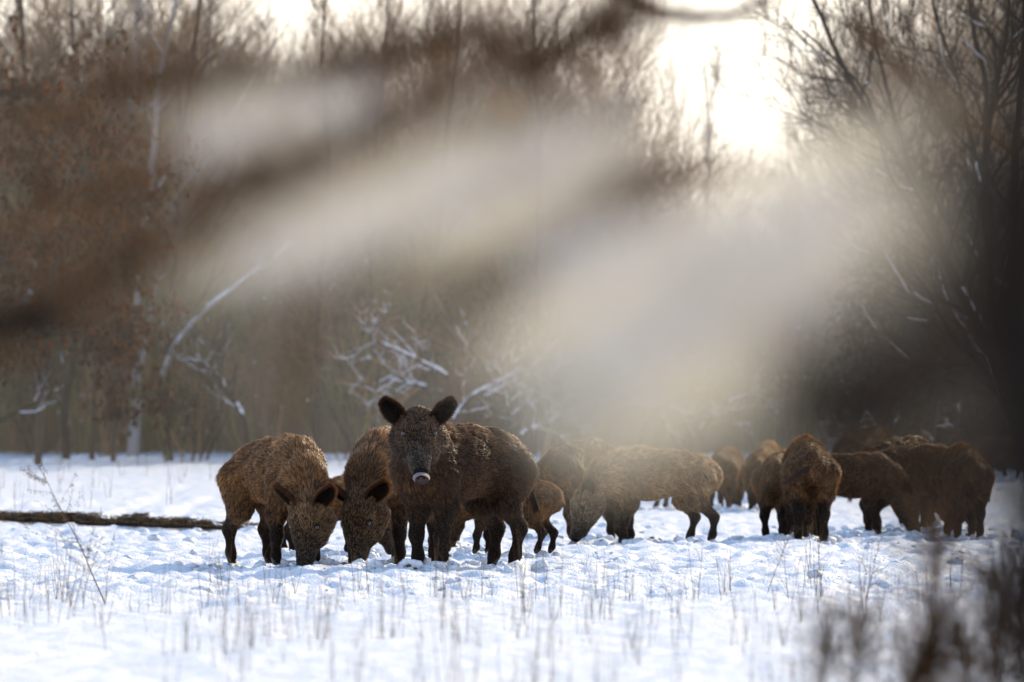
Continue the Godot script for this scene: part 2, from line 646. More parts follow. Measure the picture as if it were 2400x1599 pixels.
func make_tail(tint: Vector3) -> ArrayMesh:               # hangs along -y from its root
	var g := Geo.new()
	var pts := PackedVector3Array()
	var rad := PackedFloat32Array()
	for k in 9:
		var t := k / 8.0
		pts.append(Vector3(-0.05 * sin(t * PI * 0.6), -0.30 * t, 0.012 * sin(t * 4.0)))
		rad.append(lerpf(0.018, 0.006, t))
	g.tube(pts, rad, 7, vcol(Vector3(0.02, 0.013, 0.01)))
	var f := Geo.new()
	f.v = g.v
	f.c = g.c
	f.i = g.i
	for k in 900:
		var t := rng.randf()
		var p := pts[0].lerp(pts[8], t) + Vector3(-0.05 * sin(t * PI * 0.6), 0, 0) * 0.5
		var c := Vector3(0.06, 0.034, 0.02) * tint * rng.randf_range(0.4, 1.4)
		var d := (Vector3(0, -1, 0) + anyway() * 0.45).normalized()
		hair(f, p, d, (d + Vector3(0, -0.5, 0)).normalized(), rng.randf_range(0.025, 0.06) * (1.0 + t * 0.9), 0.0016, vcol(c * 0.5), vcol(c))
	return f.done(mats.fur, true)

func make_boar(p: Dictionary) -> Node3D:
	var root := thing(p.get("called", "wild_boar"), "", "wild boar")
	var tint: Vector3 = p.tint
	var skin := Geo.new()
	var coat := Geo.new()
	var hp: Vector3 = p.head
	var f: Vector3 = p.face.normalized()
	var r := f.cross(Vector3.UP).normalized()
	var u := r.cross(f)
	var hs: float = p.get("head_size", 1.0)
	var bald := [[hp + (f * 0.43 - u * 0.06) * hs, 0.06]]
	for s: float in [-1.0, 1.0]:
		bald.append([hp + (f * 0.125 + u * 0.048 + r * 0.096 * s) * hs, 0.027 * hs])
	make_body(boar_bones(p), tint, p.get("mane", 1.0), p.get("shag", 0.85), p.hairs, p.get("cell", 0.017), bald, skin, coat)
	part("body", skin.done(mats.skin), root)
	part("fur", coat.done(mats.fur, true), root, "stuff")
	var em := make_ear(tint)
	var ea: Vector3 = p.get("ear_at", Vector3(-0.02, 0.065, 0.09))
	for s: float in [-1.0, 1.0]:
		var up: Vector3 = (u * p.ears[0] + r * s * p.ears[1] - f * p.ears[2]).normalized()
		var front: Vector3 = (f * 0.9 + r * s * 0.25).normalized()
		front = (front - up * front.dot(up)).normalized()
		var e := part("ear", em[0], root)
		e.transform = Transform3D(Basis(up.cross(front), up, front), hp + (f * ea.x + u * ea.y + r * s * ea.z) * hs)
		e.scale = Vector3.ONE * p.get("ear_size", 1.0)
		part("ear_fur", em[1], e, "stuff")
		var ball := SphereMesh.new()
		ball.radius = 0.018
		ball.height = 0.036
		ball.radial_segments = 16
		ball.rings = 8
		ball.material = mats.eye
		part("eye", ball, root).position = hp + (f * 0.125 + u * 0.048 + r * s * 0.092) * hs
	# snout disc with its two nostrils
	var sf: Vector3 = (f + Vector3(0, p.get("disc", 0.0), 0)).normalized()
	var su := r.cross(sf)
	var disc := Geo.new()
	var prof := [[0.0, 0.004], [0.018, 0.005], [0.034, 0.007], [0.043, 0.009], [0.049, 0.005], [0.050, -0.004], [0.046, -0.02], [0.040, -0.06]]
	var seg := 22
	for k in prof.size():
		for q in seg:
			var a := TAU * q / seg
			var flat := 0.74 if sin(a) > 0 else 0.64
			disc.v.append(Vector3(cos(a) * prof[k][0] * 1.08, sin(a) * prof[k][0] * flat, prof[k][1]))
	for k in prof.size() - 1:
		for q in seg:
			var a0 := k * seg + q
			var a1 := k * seg + (q + 1) % seg
			disc.i.append_array([a0, a1, a0 + seg, a1, a1 + seg, a0 + seg])
	disc.n.resize(disc.v.size())
	for t in range(0, disc.i.size(), 3):
		var fn := (disc.v[disc.i[t + 2]] - disc.v[disc.i[t]]).cross(disc.v[disc.i[t + 1]] - disc.v[disc.i[t]])
		for k in 3:
			disc.n[disc.i[t + k]] += fn
	for k in disc.n.size():
		disc.n[k] = disc.n[k].normalized()
	var sn := part("snout", disc.done(mats.snout), root)
	sn.transform = Transform3D(Basis(r, su, r.cross(su)), hp + (f * 0.425 - u * 0.062) * hs)
	for s: float in [-1.0, 1.0]:
		var hole := SphereMesh.new()
		hole.radius = 0.5
		hole.height = 1.0
		hole.radial_segments = 12
		hole.rings = 6
		hole.material = mats.nostril
		var no := part("nostril", hole, sn)
		no.transform = Transform3D(Basis(Vector3(0.014, 0.004 * s, 0), Vector3(-0.003 * s, 0.013, 0), Vector3(0, 0, 0.012)), Vector3(0.017 * s, -0.002, 0.004))
	var tl := part("tail", make_tail(tint), root, "stuff")
	tl.position = Vector3(-0.615, 0.67, 0)
	tl.rotation = p.get("tail", Vector3.ZERO)
	var toe := Geo.new()
	for s: float in [-1.0, 1.0]:
		var pts := PackedVector3Array([Vector3(-0.012, 0.075, 0.012 * s), Vector3(-0.004, 0.045, 0.014 * s), Vector3(0.018, 0.008, 0.016 * s), Vector3(0.034, 0.0, 0.015 * s)])
		toe.tube(pts, PackedFloat32Array([0.02, 0.024, 0.02, 0.006]), 8, Color.WHITE)
	var tm := toe.done(mats.horn)
	for s in 2:
		var sg := -1.0 if s == 0 else 1.0
		part("hoof", tm, root).position = Vector3(0.285 + p.front[s], 0, 0.125 * sg)
		part("hoof", tm, root).position = Vector3(-0.44 + p.hind[s], 0, 0.115 * sg)
	if p.get("tusks", false):
		for s: float in [-1.0, 1.0]:
			var t := Geo.new()
			var pts := PackedVector3Array()
			for k in 6:
				var q := k / 5.0
				pts.append(Vector3(0.016 * q * q * s, 0.05 * q, 0.012 * sin(q * 2.2)))
			t.tube(pts, PackedFloat32Array([0.008, 0.0078, 0.007, 0.006, 0.004, 0.001]), 7, Color.WHITE)
			var k := part("tusk", t.done(mats.tusk), root)
			k.transform = Transform3D(Basis(r, u, r.cross(u)), hp + (f * 0.26 - u * 0.085 + r * s * 0.058) * hs)
	return root

func set_boar(o: Node3D, px: float, d: float, yaw: float, size: float, label: String, group := "wild boar foraging in the snow", sink := 0.04) -> Node3D:
	var x := (px - 1200.0) * d / SCALE
	o.position = Vector3(x, lie(x, d) - sink, -d)
	o.rotation.y = deg_to_rad(yaw)
	o.scale = Vector3.ONE * size
	tag(o, label, "wild boar", group)
	return o

func again(o: Node3D, called := "wild_boar") -> Node3D:
	var c: Node3D = o.duplicate()
	c.name = numbered(called)
	add_child(c)
	return c

func build_boars() -> void:
	var alert := make_boar({"head": Vector3(0.52, 0.865, -0.11), "head_size": 1.0, "shag": 0.72, "face": Vector3(0.70, -0.76, -0.70), "arch": 0.015, "front": [0.03, -0.035], "hind": [0.04, -0.03], "ears": [0.72, 0.92, 0.66],
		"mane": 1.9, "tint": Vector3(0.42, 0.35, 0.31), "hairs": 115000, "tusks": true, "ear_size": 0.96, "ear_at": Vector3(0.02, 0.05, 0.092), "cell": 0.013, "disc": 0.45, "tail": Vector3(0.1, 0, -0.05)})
	set_boar(alert, 1075, 51.3, 230, 0.97, "large dark boar standing with its head up, facing the camera with both ears raised")
	var side := make_boar({"head": Vector3(0.70, 0.36, 0.10), "face": Vector3(0.30, -1.0, 0.34), "arch": 0.06, "front": [0.06, -0.05], "hind": [0.07, -0.06], "ears": [0.55, 0.6, 0.5],
		"tint": Vector3(1.15, 0.99, 0.80), "hairs": 95000, "tail": Vector3(0.2, 0, -0.15)})
	set_boar(side, 650, 52.3, -62, 0.87, "brown shaggy boar farthest left in the herd, rooting with its face to the camera")
	var front := make_boar({"head": Vector3(0.68, 0.37, 0.0), "face": Vector3(0.42, -1.0, 0.04), "arch": 0.07, "front": [-0.02, 0.05], "hind": [-0.04, 0.06], "ears": [0.55, 0.66, 0.45],
		"tint": Vector3(1.12, 0.98, 0.84), "hairs": 75000, "tail": Vector3(0.3, 0, 0.1)})
	set_boar(front, 925, 52.7, -108, 0.92, "boar rooting head-on with its nose in the snow, half hidden by the large standing boar")
	var graze := make_boar({"head": Vector3(0.69, 0.40, 0.0), "face": Vector3(0.50, -1.0, -0.06), "arch": 0.08, "front": [0.09, -0.07], "hind": [-0.08, 0.06], "ears": [0.35, 0.6, 0.65],
		"tint": Vector3(2.0, 2.05, 2.1), "hairs": 75000, "tail": Vector3(-0.2, 0, -0.2)})  # tint lightened: the milky veil is put into the coat colour
	set_boar(graze, 1537, 60.5, 198, 0.75, "pale tan boar in profile rooting towards the left, nearest of the right-hand herd")
	var plain_one := make_boar({"head": Vector3(0.69, 0.38, 0.03), "face": Vector3(0.46, -1.0, 0.10), "arch": 0.05, "front": [-0.06, 0.08], "hind": [0.08, -0.05], "ears": [0.4, 0.65, 0.6],
		"tint": Vector3(0.62, 0.53, 0.46), "hairs": 55000, "cell": 0.02, "tail": Vector3(0.15, 0, -0.1)})  # tint darkened: shade from the near twigs is put into the coat
	set_boar(plain_one, 2138, 64.8, 30, 0.74, "broad dark boar heading away to the right, beside the rightmost near boar")
	set_boar(again(front), 1362, 62.2, 60, 0.80, "brown boar seen from behind with hanging tail, left of the pale tan boar")
	set_boar(again(side), 765, 55.5, 10, 0.56, "young boar peeping out between the two boars rooting at left")
	set_boar(again(side), 1188, 56.0, 172, 0.57, "young ginger-bellied boar behind the belly of the large standing boar")
	set_boar(again(front), 1040, 58.5, 88, 0.62, "young dark boar whose legs show between the front legs of the large standing boar")
	set_boar(again(graze), 1475, 74.5, 178, 0.60, "distant boar whose back shows over the pale tan boar")
	set_boar(again(front), 1702, 74.0, 78, 0.62, "small distant boar seen from behind, right beside the pale tan boar's rump")
	set_boar(again(front), 1784, 73.0, 84, 0.58, "small distant boar left of the boar with the swinging tail")
	set_boar(again(graze), 1797, 76.5, 80, 0.64, "distant boar showing a second back line behind another small distant boar")
	var l := set_boar(again(front), 1893, 61.3, 92, 0.83, "boar seen straight from behind with its tail swung to the left")
	l.get_node("tail").rotation = Vector3(0.95, 0.0, -0.3)
	set_boar(again(side), 1842, 62.2, 74, 0.72, "boar seen from behind, close left of the boar with the swinging tail")
	set_boar(again(plain_one), 1985, 64.5, -14, 0.68, "dark boar rooting towards the right, behind the boar with the swinging tail")
	set_boar(again(plain_one), 2030, 80.0, 60, 0.74, "far boar showing only its dark back between two nearer dark boars")
	set_boar(again(plain_one), 2108, 67.5, 50, 0.80, "dark boar whose back line shows behind the broad dark boar")
	set_boar(again(front), 2258, 62.8, 94, 0.76, "dark boar seen straight from behind, rightmost of the near boars")
	set_boar(again(plain_one), 2350, 88.0, 160, 0.5, "far dark boar at the right edge of the picture, left of two")
	set_boar(again(side), 2405, 89.0, 20, 0.5, "far dark boar cut by the right edge of the picture")

# ------------------------------------------------------------------ plants
# a branch that wanders from p along dir; side shoots go into `twigs`
func limb(wood: Geo, twigs: Geo, white: Geo, p: Vector3, dir: Vector3, ln: float, r: float, depth: int, o: Dictionary) -> void:
	var m := 6 if depth > 1 else (4 if depth == 1 else 3)
	var pts := PackedVector3Array([p])
	var rad := PackedFloat32Array([r])
	var d := dir
	for k in m:
		d = (d + anyway() * o.get("wander", 0.22) + Vector3(0, o.get("lift", 0.12), 0)).normalized()
		p += d * ln / m
		pts.append(p)
		rad.append(lerpf(r, r * 0.4, (k + 1.0) / m))
	var c: Color = o.colors[rng.randi() % o.colors.size()]
	(wood if r > o.get("thick", 0.012) else twigs).tube(pts, rad, 6 if r > 0.012 else 3, c)
	if white != null and rng.randf() < o.get("snowy", 0.0) and depth > 0:
		frost_over(white, pts, rad, 0.7)
	if depth == 0:
		return
	var shoots: int = o.shoots[depth - 1]
	for k in shoots:
		var t := between(0.25, 1.0)
		var at := int(t * m)
		var q := pts[at].lerp(pts[mini(at + 1, m)], t * m - at)
		var along := (pts[mini(at + 1, m)] - pts[maxi(at - 1, 0)]).normalized()
		var out: Vector3 = (along * o.get("forward", 0.9) + along.cross(anyway()).normalized() * between(0.5, 1.0)).normalized()
		limb(wood, twigs, white, q, out, ln * between(0.35, 0.62), maxf(r * between(0.35, 0.5), o.get("thin", 0.003)), depth - 1, o)

func frost_over(white: Geo, pts: PackedVector3Array, rad: PackedFloat32Array, share := 1.0) -> void:       # snow lying along the top of a branch
	var from := 0
	while from < pts.size() - 1:
		var to := mini(from + 2 + rng.randi() % 4, pts.size() - 1) if share < 1.0 else pts.size() - 1
		if rng.randf() < share:
			snow_run(white, pts.slice(from, to + 1), rad.slice(from, to + 1))
		from = to

func snow_run(white: Geo, pts: PackedVector3Array, rad: PackedFloat32Array) -> void:
	var a := PackedVector3Array()
	var b := PackedFloat32Array()
	for k in pts.size() - 1:
		if absf((pts[k + 1] - pts[k]).normalized().y) > 0.95:
			continue
		for q in 3:
			a.append(pts[k].lerp(pts[k + 1], q / 3.0) + Vector3(0, rad[k] * between(0.5, 0.9), 0))
			b.append(rad[k] * between(0.75, 1.25))
	if a.size() > 2:
		b[0] *= 0.2
		b[b.size() - 1] *= 0.2
		white.tube(a, b, 6, lin(0.62, 0.64, 0.68))

# a tree whose trunk follows a given course of points
func tree(called: String, label: String, category: String, path: Array, d: float, r: float, o: Dictionary, group := "") -> Node3D:
	var root := thing(called, label, category, spot(path[0].x, path[0].y, d), group)
	var pts := PackedVector3Array()
	var rad := PackedFloat32Array()
	var curve := Curve3D.new()
	for k in path.size():
		curve.add_point(spot(path[k].x, path[k].y, d + o.get("lean", 0.0) * k / path.size()) - root.position)
	for k in path.size():
		var a := curve.get_point_position(maxi(k - 1, 0))
		var b := curve.get_point_position(mini(k + 1, path.size() - 1))
		curve.set_point_in(k, (a - b) / 6.0)
		curve.set_point_out(k, (b - a) / 6.0)
	var ln := curve.get_baked_length()
	var steps := maxi(10, int(ln / 0.18))
	for k in steps + 1:
		var t := k / float(steps)
		pts.append(curve.sample_baked(ln * t) + Vector3(between(-1, 1), 0, between(-1, 1)) * r * 0.15)
		rad.append(r * lerpf(1.0, o.get("taper", 0.35), t))
	pts[0].y -= o.get("root", 0.15)
	var trunk := Geo.new()
	trunk.tube(pts, rad, 9, o.colors[0])
	part("trunk", trunk.done(mats.bark), root)
	var twigs := Geo.new()
	var white := Geo.new()
	if o.get("snowy", 0.0) > 0.0:
		frost_over(white, pts, rad, minf(1.0, o.snowy))
	var limbs: int = o.limbs
	for k in limbs:
		var t := between(o.get("from", 0.3), 1.0)
		var at := mini(int(t * steps), steps - 1)
		var along := (pts[at + 1] - pts[at]).normalized()
		var out: Vector3 = (along * o.get("forward", 0.8) + along.cross(anyway()).normalized()).normalized()
		var wood := Geo.new()
		limb(wood, twigs, white, pts[at], out, o.reach * between(0.5, 1.1) * (1.1 - 0.5 * t), rad[at] * between(0.35, 0.55), o.depth, o)
		if wood.i.size():
			part("limb", wood.done(mats.bark), root)
	if twigs.i.size():
		part("crown", twigs.done(mats.twig), root, "stuff")
	if white.i.size():
		part("snow_cover", white.done(mats.branch_snow), root, "stuff")
	if o.has("leaves"):
		var lv := Geo.new()
		var all := twigs.v
		for k in o.leaves:
			var p := all[rng.randi() % all.size()] + anyway() * 0.05
			if p.y > o.get("leaf_top", 99.0):
				continue
			var c: Color = o.leaf_colors[rng.randi() % o.leaf_colors.size()]
			var down := (Vector3(0, -1, 0) + anyway() * 0.5).normalized() * between(0.07, 0.13)
			lv.leaf(p, down, down.cross(anyway()).normalized() * between(0.016, 0.028), c)
		part("dead_leaves", lv.done(mats.leaf), root, "stuff")
	return root

func shrub_geo(height: float, stems: int, o: Dictionary) -> Geo:
	var g := Geo.new()
	for k in stems:
		var a := between(0, TAU)
		var lean := between(0.05, o.get("spread", 0.4))
		var dir := Vector3(cos(a) * lean, 1, sin(a) * lean).normalized()
		limb(g, g, null, Vector3(cos(a), 0, sin(a)) * between(0.02, 0.3), dir, height * between(0.6, 1.0), between(0.010, 0.022), o.depth, o)
	return g

func brown() -> Array:
	return [lin(0.24, 0.14, 0.07), lin(0.31, 0.18, 0.09), lin(0.17, 0.10, 0.052), lin(0.35, 0.21, 0.11)]
func olive() -> Array:
	return [lin(0.21, 0.20, 0.06), lin(0.15, 0.155, 0.05), lin(0.27, 0.225, 0.085), lin(0.18, 0.14, 0.065)]
func ashen() -> Array:
	return [lin(0.19, 0.17, 0.15), lin(0.13, 0.11, 0.095), lin(0.24, 0.21, 0.19), lin(0.16, 0.13, 0.10)]
func dark() -> Array:
	return [lin(0.035, 0.026, 0.02), lin(0.05, 0.036, 0.026), lin(0.028, 0.022, 0.018)]

func near_what(px: float) -> String:
	var names := [[150, "at the left edge"], [430, "left of the leftmost boar"], [650, "in line with the leftmost boar"], [900, "in line with the head-on rooting boar"], [1270, "in line with the large standing boar"],
		[1480, "left of the pale tan boar"], [1720, "in line with the pale tan boar"], [1970, "in line with the tail-swinging boar"], [2250, "in line with the broad dark boar"]]
	for n in names:
		if px < n[0]:
			return n[1]
	return "at the right edge"

func v2(list: Array) -> Array:
	var out := []
	for k in range(0, list.size(), 2):
		out.append(Vector2(list[k], list[k + 1]))
	return out

func build_forest() -> void:
	# mist standing in the wood, thickest right of the middle
	var fm := FogMaterial.new()
	fm.density = 0.004
	fm.albedo = Color(0.95, 0.92, 0.88)
	var mist := FogVolume.new()
	mist.name = "mist"
	mist.shape = RenderingServer.FOG_VOLUME_SHAPE_ELLIPSOID
	mist.size = Vector3(13, 7.5, 60)
	mist.material = fm
	mist.position = Vector3(2.0, 2.4, -106)
	add_child(mist)
	tag(mist, "pale mist standing in the wood right of the middle", "", "", "stuff")
	for a in [["milky streak of added fog slanting up to the brightest sky", 1720, 470, 7.0, 560, 120, 24, 0.22], ["milky bank of added fog near the lens, right of the middle", 1640, 640, 7.0, 640, 190, 20, 0.26],
			["pale streak of added fog slanting across the very middle of the wood", 1230, 470, 7.0, 480, 90, 26, 0.20], ["milky streak of added fog slanting over the left half of the wood", 830, 490, 7.0, 540, 110, 28, 0.18],
			["thin added fog hanging in front of the pale tan boar", 1520, 880, 7.0, 360, 280, 15, 0.22], ["faint streak of added fog in the upper left of the wood", 600, 280, 8.0, 300, 70, 14, 0.10]]:
		var bm := FogMaterial.new()
		bm.density = a[7]
		bm.albedo = Color(0.98, 0.945, 0.85)
		var bank := thing("added_veil", a[0], "mist", spot(a[1], a[2], a[3]))  # fog added near the lens, standing in for blurred twigs and flare
		bank.rotation.z = deg_to_rad(a[6])
		var wide: float = a[4] * a[3] / SCALE
		var tall: float = a[5] * a[3] / SCALE
		for k in 13:
			var wisp := FogVolume.new()
			wisp.name = "wisp"
			wisp.shape = RenderingServer.FOG_VOLUME_SHAPE_ELLIPSOID
			var q := between(0.3, 1.0)
			wisp.size = Vector3(2.0 * wide * q, 2.0 * tall * between(0.35, 1.0), between(0.4, 0.9))
			wisp.material = bm
			wisp.position = Vector3(between(-0.75, 0.75) * wide * (1.15 - q), between(-0.6, 0.6) * tall * (1.15 - q), between(-0.7, 0.7))
			wisp.rotation.z = between(-0.15, 0.15)
			bank.add_child(wisp, true)
			tag(wisp, "", "", "", "stuff")
	var fm2 := FogMaterial.new()
	fm2.density = 0.0024
	fm2.albedo = Color(0.95, 0.91, 0.84)
	var haze := FogVolume.new()
	haze.name = "haze"
	haze.shape = RenderingServer.FOG_VOLUME_SHAPE_BOX
	haze.size = Vector3(30, 10, 72)
	haze.material = fm2
	haze.position = Vector3(0, 5.0, -106)
	add_child(haze)
	tag(haze, "thin warm haze hanging in the whole wood", "", "", "stuff")
	# the mass of bare scrub that nobody could count
	var kinds := [
		[shrub_geo(3.2, 12, {"depth": 3, "shoots": [6, 6, 6], "colors": brown(), "lift": 0.14, "thin": 0.0038}), 90],
		[shrub_geo(2.4, 14, {"depth": 3, "shoots": [6, 6, 6], "colors": olive(), "lift": 0.06, "thin": 0.0038, "spread": 0.7}), 150],
		[shrub_geo(5.0, 8, {"depth": 3, "shoots": [6, 6, 6], "colors": brown(), "lift": 0.25, "thin": 0.005, "spread": 0.2}), 60],
		[shrub_geo(3.6, 10, {"depth": 3, "shoots": [6, 6, 6], "colors": ashen(), "lift": 0.2, "thin": 0.0038, "spread": 0.35}), 44],
	]
	for k in kinds.size():
		var where := []
		for q in kinds[k][1]:
			var d := between(105.5, 140.0)
			var px := between(-250, 2650)
			var x := (px - 1200.0) * d / SCALE
			var tall := 1.0 if px < 620 else 0.95
			if px > 600 and px < 840:
				tall = 0.5
			if px > 1420 and px < 2080:
				tall = 0.64
			var s := between(0.75, 1.25) * tall
			where.append(Transform3D(Basis(Vector3.UP, between(0, TAU)).scaled(Vector3(s, s, s)), Vector3(x, lie(x, d) - 0.1, -d)))
		tag(scatter("scrub_thicket", kinds[k][0].done(mats.twig), where), ["brown bare scrub massed along the wood edge", "olive mossy scrub low along the wood edge", "tall bare brown saplings massed behind the scrub", "ash grey bare scrub massed along the wood edge"][k], "thicket")
	# dry grass along the foot of the wood
	var tuft := Geo.new()
	for k in 60:
		var p := Vector3(between(-0.25, 0.25), 0, between(-0.25, 0.25))
		tuft.spike(p, p + Vector3(between(-0.15, 0.15), between(0.2, 0.6), between(-0.1, 0.1)), 0.004, [lin(0.20, 0.125, 0.06), lin(0.14, 0.09, 0.05), lin(0.25, 0.17, 0.09)][k % 3])
	var where := []
	for k in 150:
		var d := between(103.5, 108.0)
		var x := between(-8.5, 8.5)
		var s := between(0.5, 1.15)
		where.append(Transform3D(Basis(Vector3.UP, between(0, TAU)).scaled(Vector3(s, s, s)), Vector3(x, lie(x, d) - 0.02, -d)))
	tag(scatter("edge_grass", tuft.done(mats.twig), where), "dry brown grass along the foot of the wood", "dry grass")
	# trees one can tell apart
	var birch := {"colors": [lin(0.27, 0.25, 0.235), lin(0.2, 0.17, 0.15), lin(0.12, 0.09, 0.07)], "limbs": 16, "reach": 1.15, "depth": 2, "shoots": [7, 7], "snowy": 0.12, "lift": 0.22, "thin": 0.004, "from": 0.4}
	tree("birch_tree", "pale birch with a bent trunk, tallest of the pale trunks at left", "birch", v2([318, 1062, 322, 760, 322, 600, 345, 500, 362, 330, 374, 180, 412, 0, 450, -260]), 102.0, 0.052, birch, "pale birches at the wood edge")
	tree("birch_tree", "slim straight pale birch just left of the bent birch", "birch", v2([330, 1058, 318, 700, 312, 300, 330, -200]), 106.0, 0.036, birch, "pale birches at the wood edge")
	tree("birch_tree", "thin pale birch right of the bent birch", "birch", v2([440, 1058, 436, 760, 462, 450, 482, 200, 505, -200]), 108.0, 0.034, birch, "pale birches at the wood edge")
	tree("leaning_sapling", "long pale sapling leaning to the right across the birches", "tree", v2([300, 1050, 400, 500, 490, 375, 562, 240, 650, 90]), 101.0, 0.024, birch.merged({"limbs": 7, "snowy": 0.3, "reach": 0.9}, true))
	tree("fallen_stem", "snow-topped fallen stem slanting right of the birches", "dead tree", v2([380, 850, 470, 735, 520, 695, 570, 655, 700, 560]), 99.0, 0.028, birch.merged({"limbs": 4, "snowy": 0.8, "reach": 0.6}, true))
	tree("broken_stem", "short snow-streaked broken stem at the left edge of the picture", "dead tree", v2([40, 780, 60, 720, 82, 665, 85, 600, 110, 480]), 98.0, 0.034, birch.merged({"limbs": 3, "snowy": 0.7, "reach": 0.7}, true))
	var thorn := {"colors": dark() , "limbs": 16, "reach": 1.7, "depth": 2, "shoots": [6, 6], "lift": 0.2, "thin": 0.0038, "from": 0.25}
	tree("dark_tree", "dark stemmed tree at the left, forking above the orange leaves", "tree", v2([155, 1060, 150, 960, 172, 800, 120, 500, 60, 200, 40, -260]), 100.0, 0.05, thorn, "dark stems at the wood edge")
	tree("dark_tree", "slender dark tree between the orange leaves and the arched stem", "tree", v2([386, 1060, 392, 1000, 384, 930, 402, 700, 432, 300, 490, -160]), 103.0, 0.042, thorn, "dark stems at the wood edge")
	tree("dark_tree", "dark thin tree in the upper left corner", "tree", v2([245, 1060, 250, 960, 238, 700, 200, 300, 170, 80, 160, -260]), 104.0, 0.04, thorn, "dark stems at the wood edge")
	tree("dark_tree", "thin twiggy tree at the sky gap left of centre", "tree", v2([748, 1058, 745, 720, 768, 380, 756, 130, 768, -60]), 104.0, 0.034, thorn.merged({"limbs": 12, "reach": 1.0}, true), "dark stems at the wood edge")
	tree("dark_tree", "twiggy tree left of the picture's middle, above the large boar", "tree", v2([872, 1058, 868, 700, 880, 330, 905, 100, 915, -100]), 107.0, 0.036, thorn, "dark stems at the wood edge")
	tree("dark_tree", "tree with brown twigs at the top of the picture's middle", "tree", v2([1015, 1058, 1022, 640, 1050, 300, 1075, 60, 1085, -160]), 106.0, 0.038, thorn, "dark stems at the wood edge")
	tree("dark_tree", "tree with a dense dark top right of the picture's middle", "tree", v2([1255, 1058, 1260, 640, 1262, 300, 1250, 120, 1262, -120]), 104.0, 0.038, thorn.merged({"limbs": 18, "from": 0.5}, true), "dark stems at the wood edge")
	tree("arched_stem", "dark stem arching over to the left with snow clumps on it", "dead tree", v2([582, 1040, 572, 985, 525, 905, 470, 852, 415, 838]), 98.0, 0.034, thorn.merged({"limbs": 9, "reach": 0.8, "snowy": 0.6}, true))
	tree("bent_bough", "dark snow-flecked bough at the lower left edge of the wood", "dead tree", v2([-40, 1010, 40, 965, 100, 935, 160, 900]), 97.0, 0.03, thorn.merged({"limbs": 6, "reach": 0.6, "snowy": 0.7}, true))
	for a in [
		["pale stem leaning left in the middle of the picture", [1240, 700, 1150, 520, 1090, 335, 1060, 200]],
		["pale upright stem beside the stem leaning left", [1178, 1050, 1186, 660, 1196, 500, 1216, 280]],
		["thin pale stem right of the middle, in front of the brightest sky", [1660, 1060, 1652, 700, 1662, 350, 1650, 150]],
		["thin pale stem between the brightest sky and the big right-hand tree", [1885, 1060, 1880, 700, 1900, 400, 1890, 250]],
		["thin pale stem just left of the brightest sky", [1440, 1060, 1432, 720, 1445, 420, 1455, 220]]]:
		tree("thin_stem", a[0], "tree", v2(a[1]), between(104.0, 110.0), 0.028, birch.merged({"limbs": 8, "reach": 1.1}, true), "thin pale stems in the scrub")
	# the tree that kept its dead leaves
	var beech := {"colors": [lin(0.07, 0.05, 0.035), lin(0.05, 0.035, 0.025)], "limbs": 26, "reach": 1.6, "depth": 2, "shoots": [6, 6], "lift": -0.02, "thin": 0.004, "from": 0.25, "forward": 0.45, "leaves": 2600,
		"leaf_colors": [lin(0.85, 0.27, 0.055), lin(0.68, 0.19, 0.04), lin(0.88, 0.38, 0.10), lin(0.50, 0.15, 0.035)]}
	tree("leafy_beech", "young tree with hanging orange dead leaves at the left", "beech", v2([90, 1058, 110, 800, 130, 560, 120, 300, 140, 100]), 97.0, 0.045, beech, "trees that kept their dead leaves")
	tree("leafy_beech", "small tree with orange dead leaves right of the larger one", "beech", v2([265, 1058, 268, 850, 250, 690, 262, 520]), 98.5, 0.03, beech.merged({"limbs": 20, "reach": 0.95, "leaves": 1900}, true), "trees that kept their dead leaves")
	tree("leafy_beech", "slender tree with orange dead leaves cut by the left edge of the picture", "beech", v2([-30, 1058, -10, 700, 10, 400, 0, 150]), 96.0, 0.035, beech.merged({"limbs": 22, "reach": 1.2, "leaves": 1900}, true), "trees that kept their dead leaves")
	tree("leafy_beech", "drooping orange-leaved tree beside the bent birch", "beech", v2([215, 1058, 225, 800, 240, 500, 290, 260]), 99.5, 0.035, beech.merged({"limbs": 24, "reach": 1.1, "leaves": 1900}, true), "trees that kept their dead leaves")
	# single bushes before the mass of scrub
	var bush := {"colors": olive() + dark(), "limbs": 0, "depth": 3, "shoots": [4, 5, 5], "snowy": 0.0, "lift": 0.10, "thin": 0.004, "spread": 0.6}
	var forms := []
	for k in 4:
		var g := shrub_geo([1.3, 1.9, 2.5, 1.6][k], 8, bush.merged({"colors": [olive() + dark(), dark() + brown(), olive(), brown()][k]}, true))
		var white := Geo.new()
		for q in 11:
			var p := g.v[rng.randi() % g.v.size()]
			white.lump(p, Vector3(0.03, 0.02, 0.02) * between(0.4, 0.9), 0.25, rng, lin(0.62, 0.64, 0.68), 4, 6)
		forms.append([g.done(mats.twig), white.done(mats.branch_snow)])
	for k in 26:
		var d := between(99.0, 105.0)
		var px := -60.0 + 2520.0 * (k + rng.randf()) / 26.0
		var x := (px - 1200.0) * d / SCALE
		var sh := thing("bare_bush", "%s at the foot of the wood, %s" % [["low olive bush", "dark brown bush", "tall olive bush", "spreading brown bush"][k % 4], near_what(px)], "bush", Vector3(x, lie(x, d) - 0.05, -d), "bare bushes at the foot of the wood")
		sh.rotation.y = between(0, TAU)
		sh.scale = Vector3.ONE * between(0.7, 1.15)
		part("twigs", forms[k % 4][0], sh, "stuff")
		part("snow_cover", forms[k % 4][1], sh, "stuff")
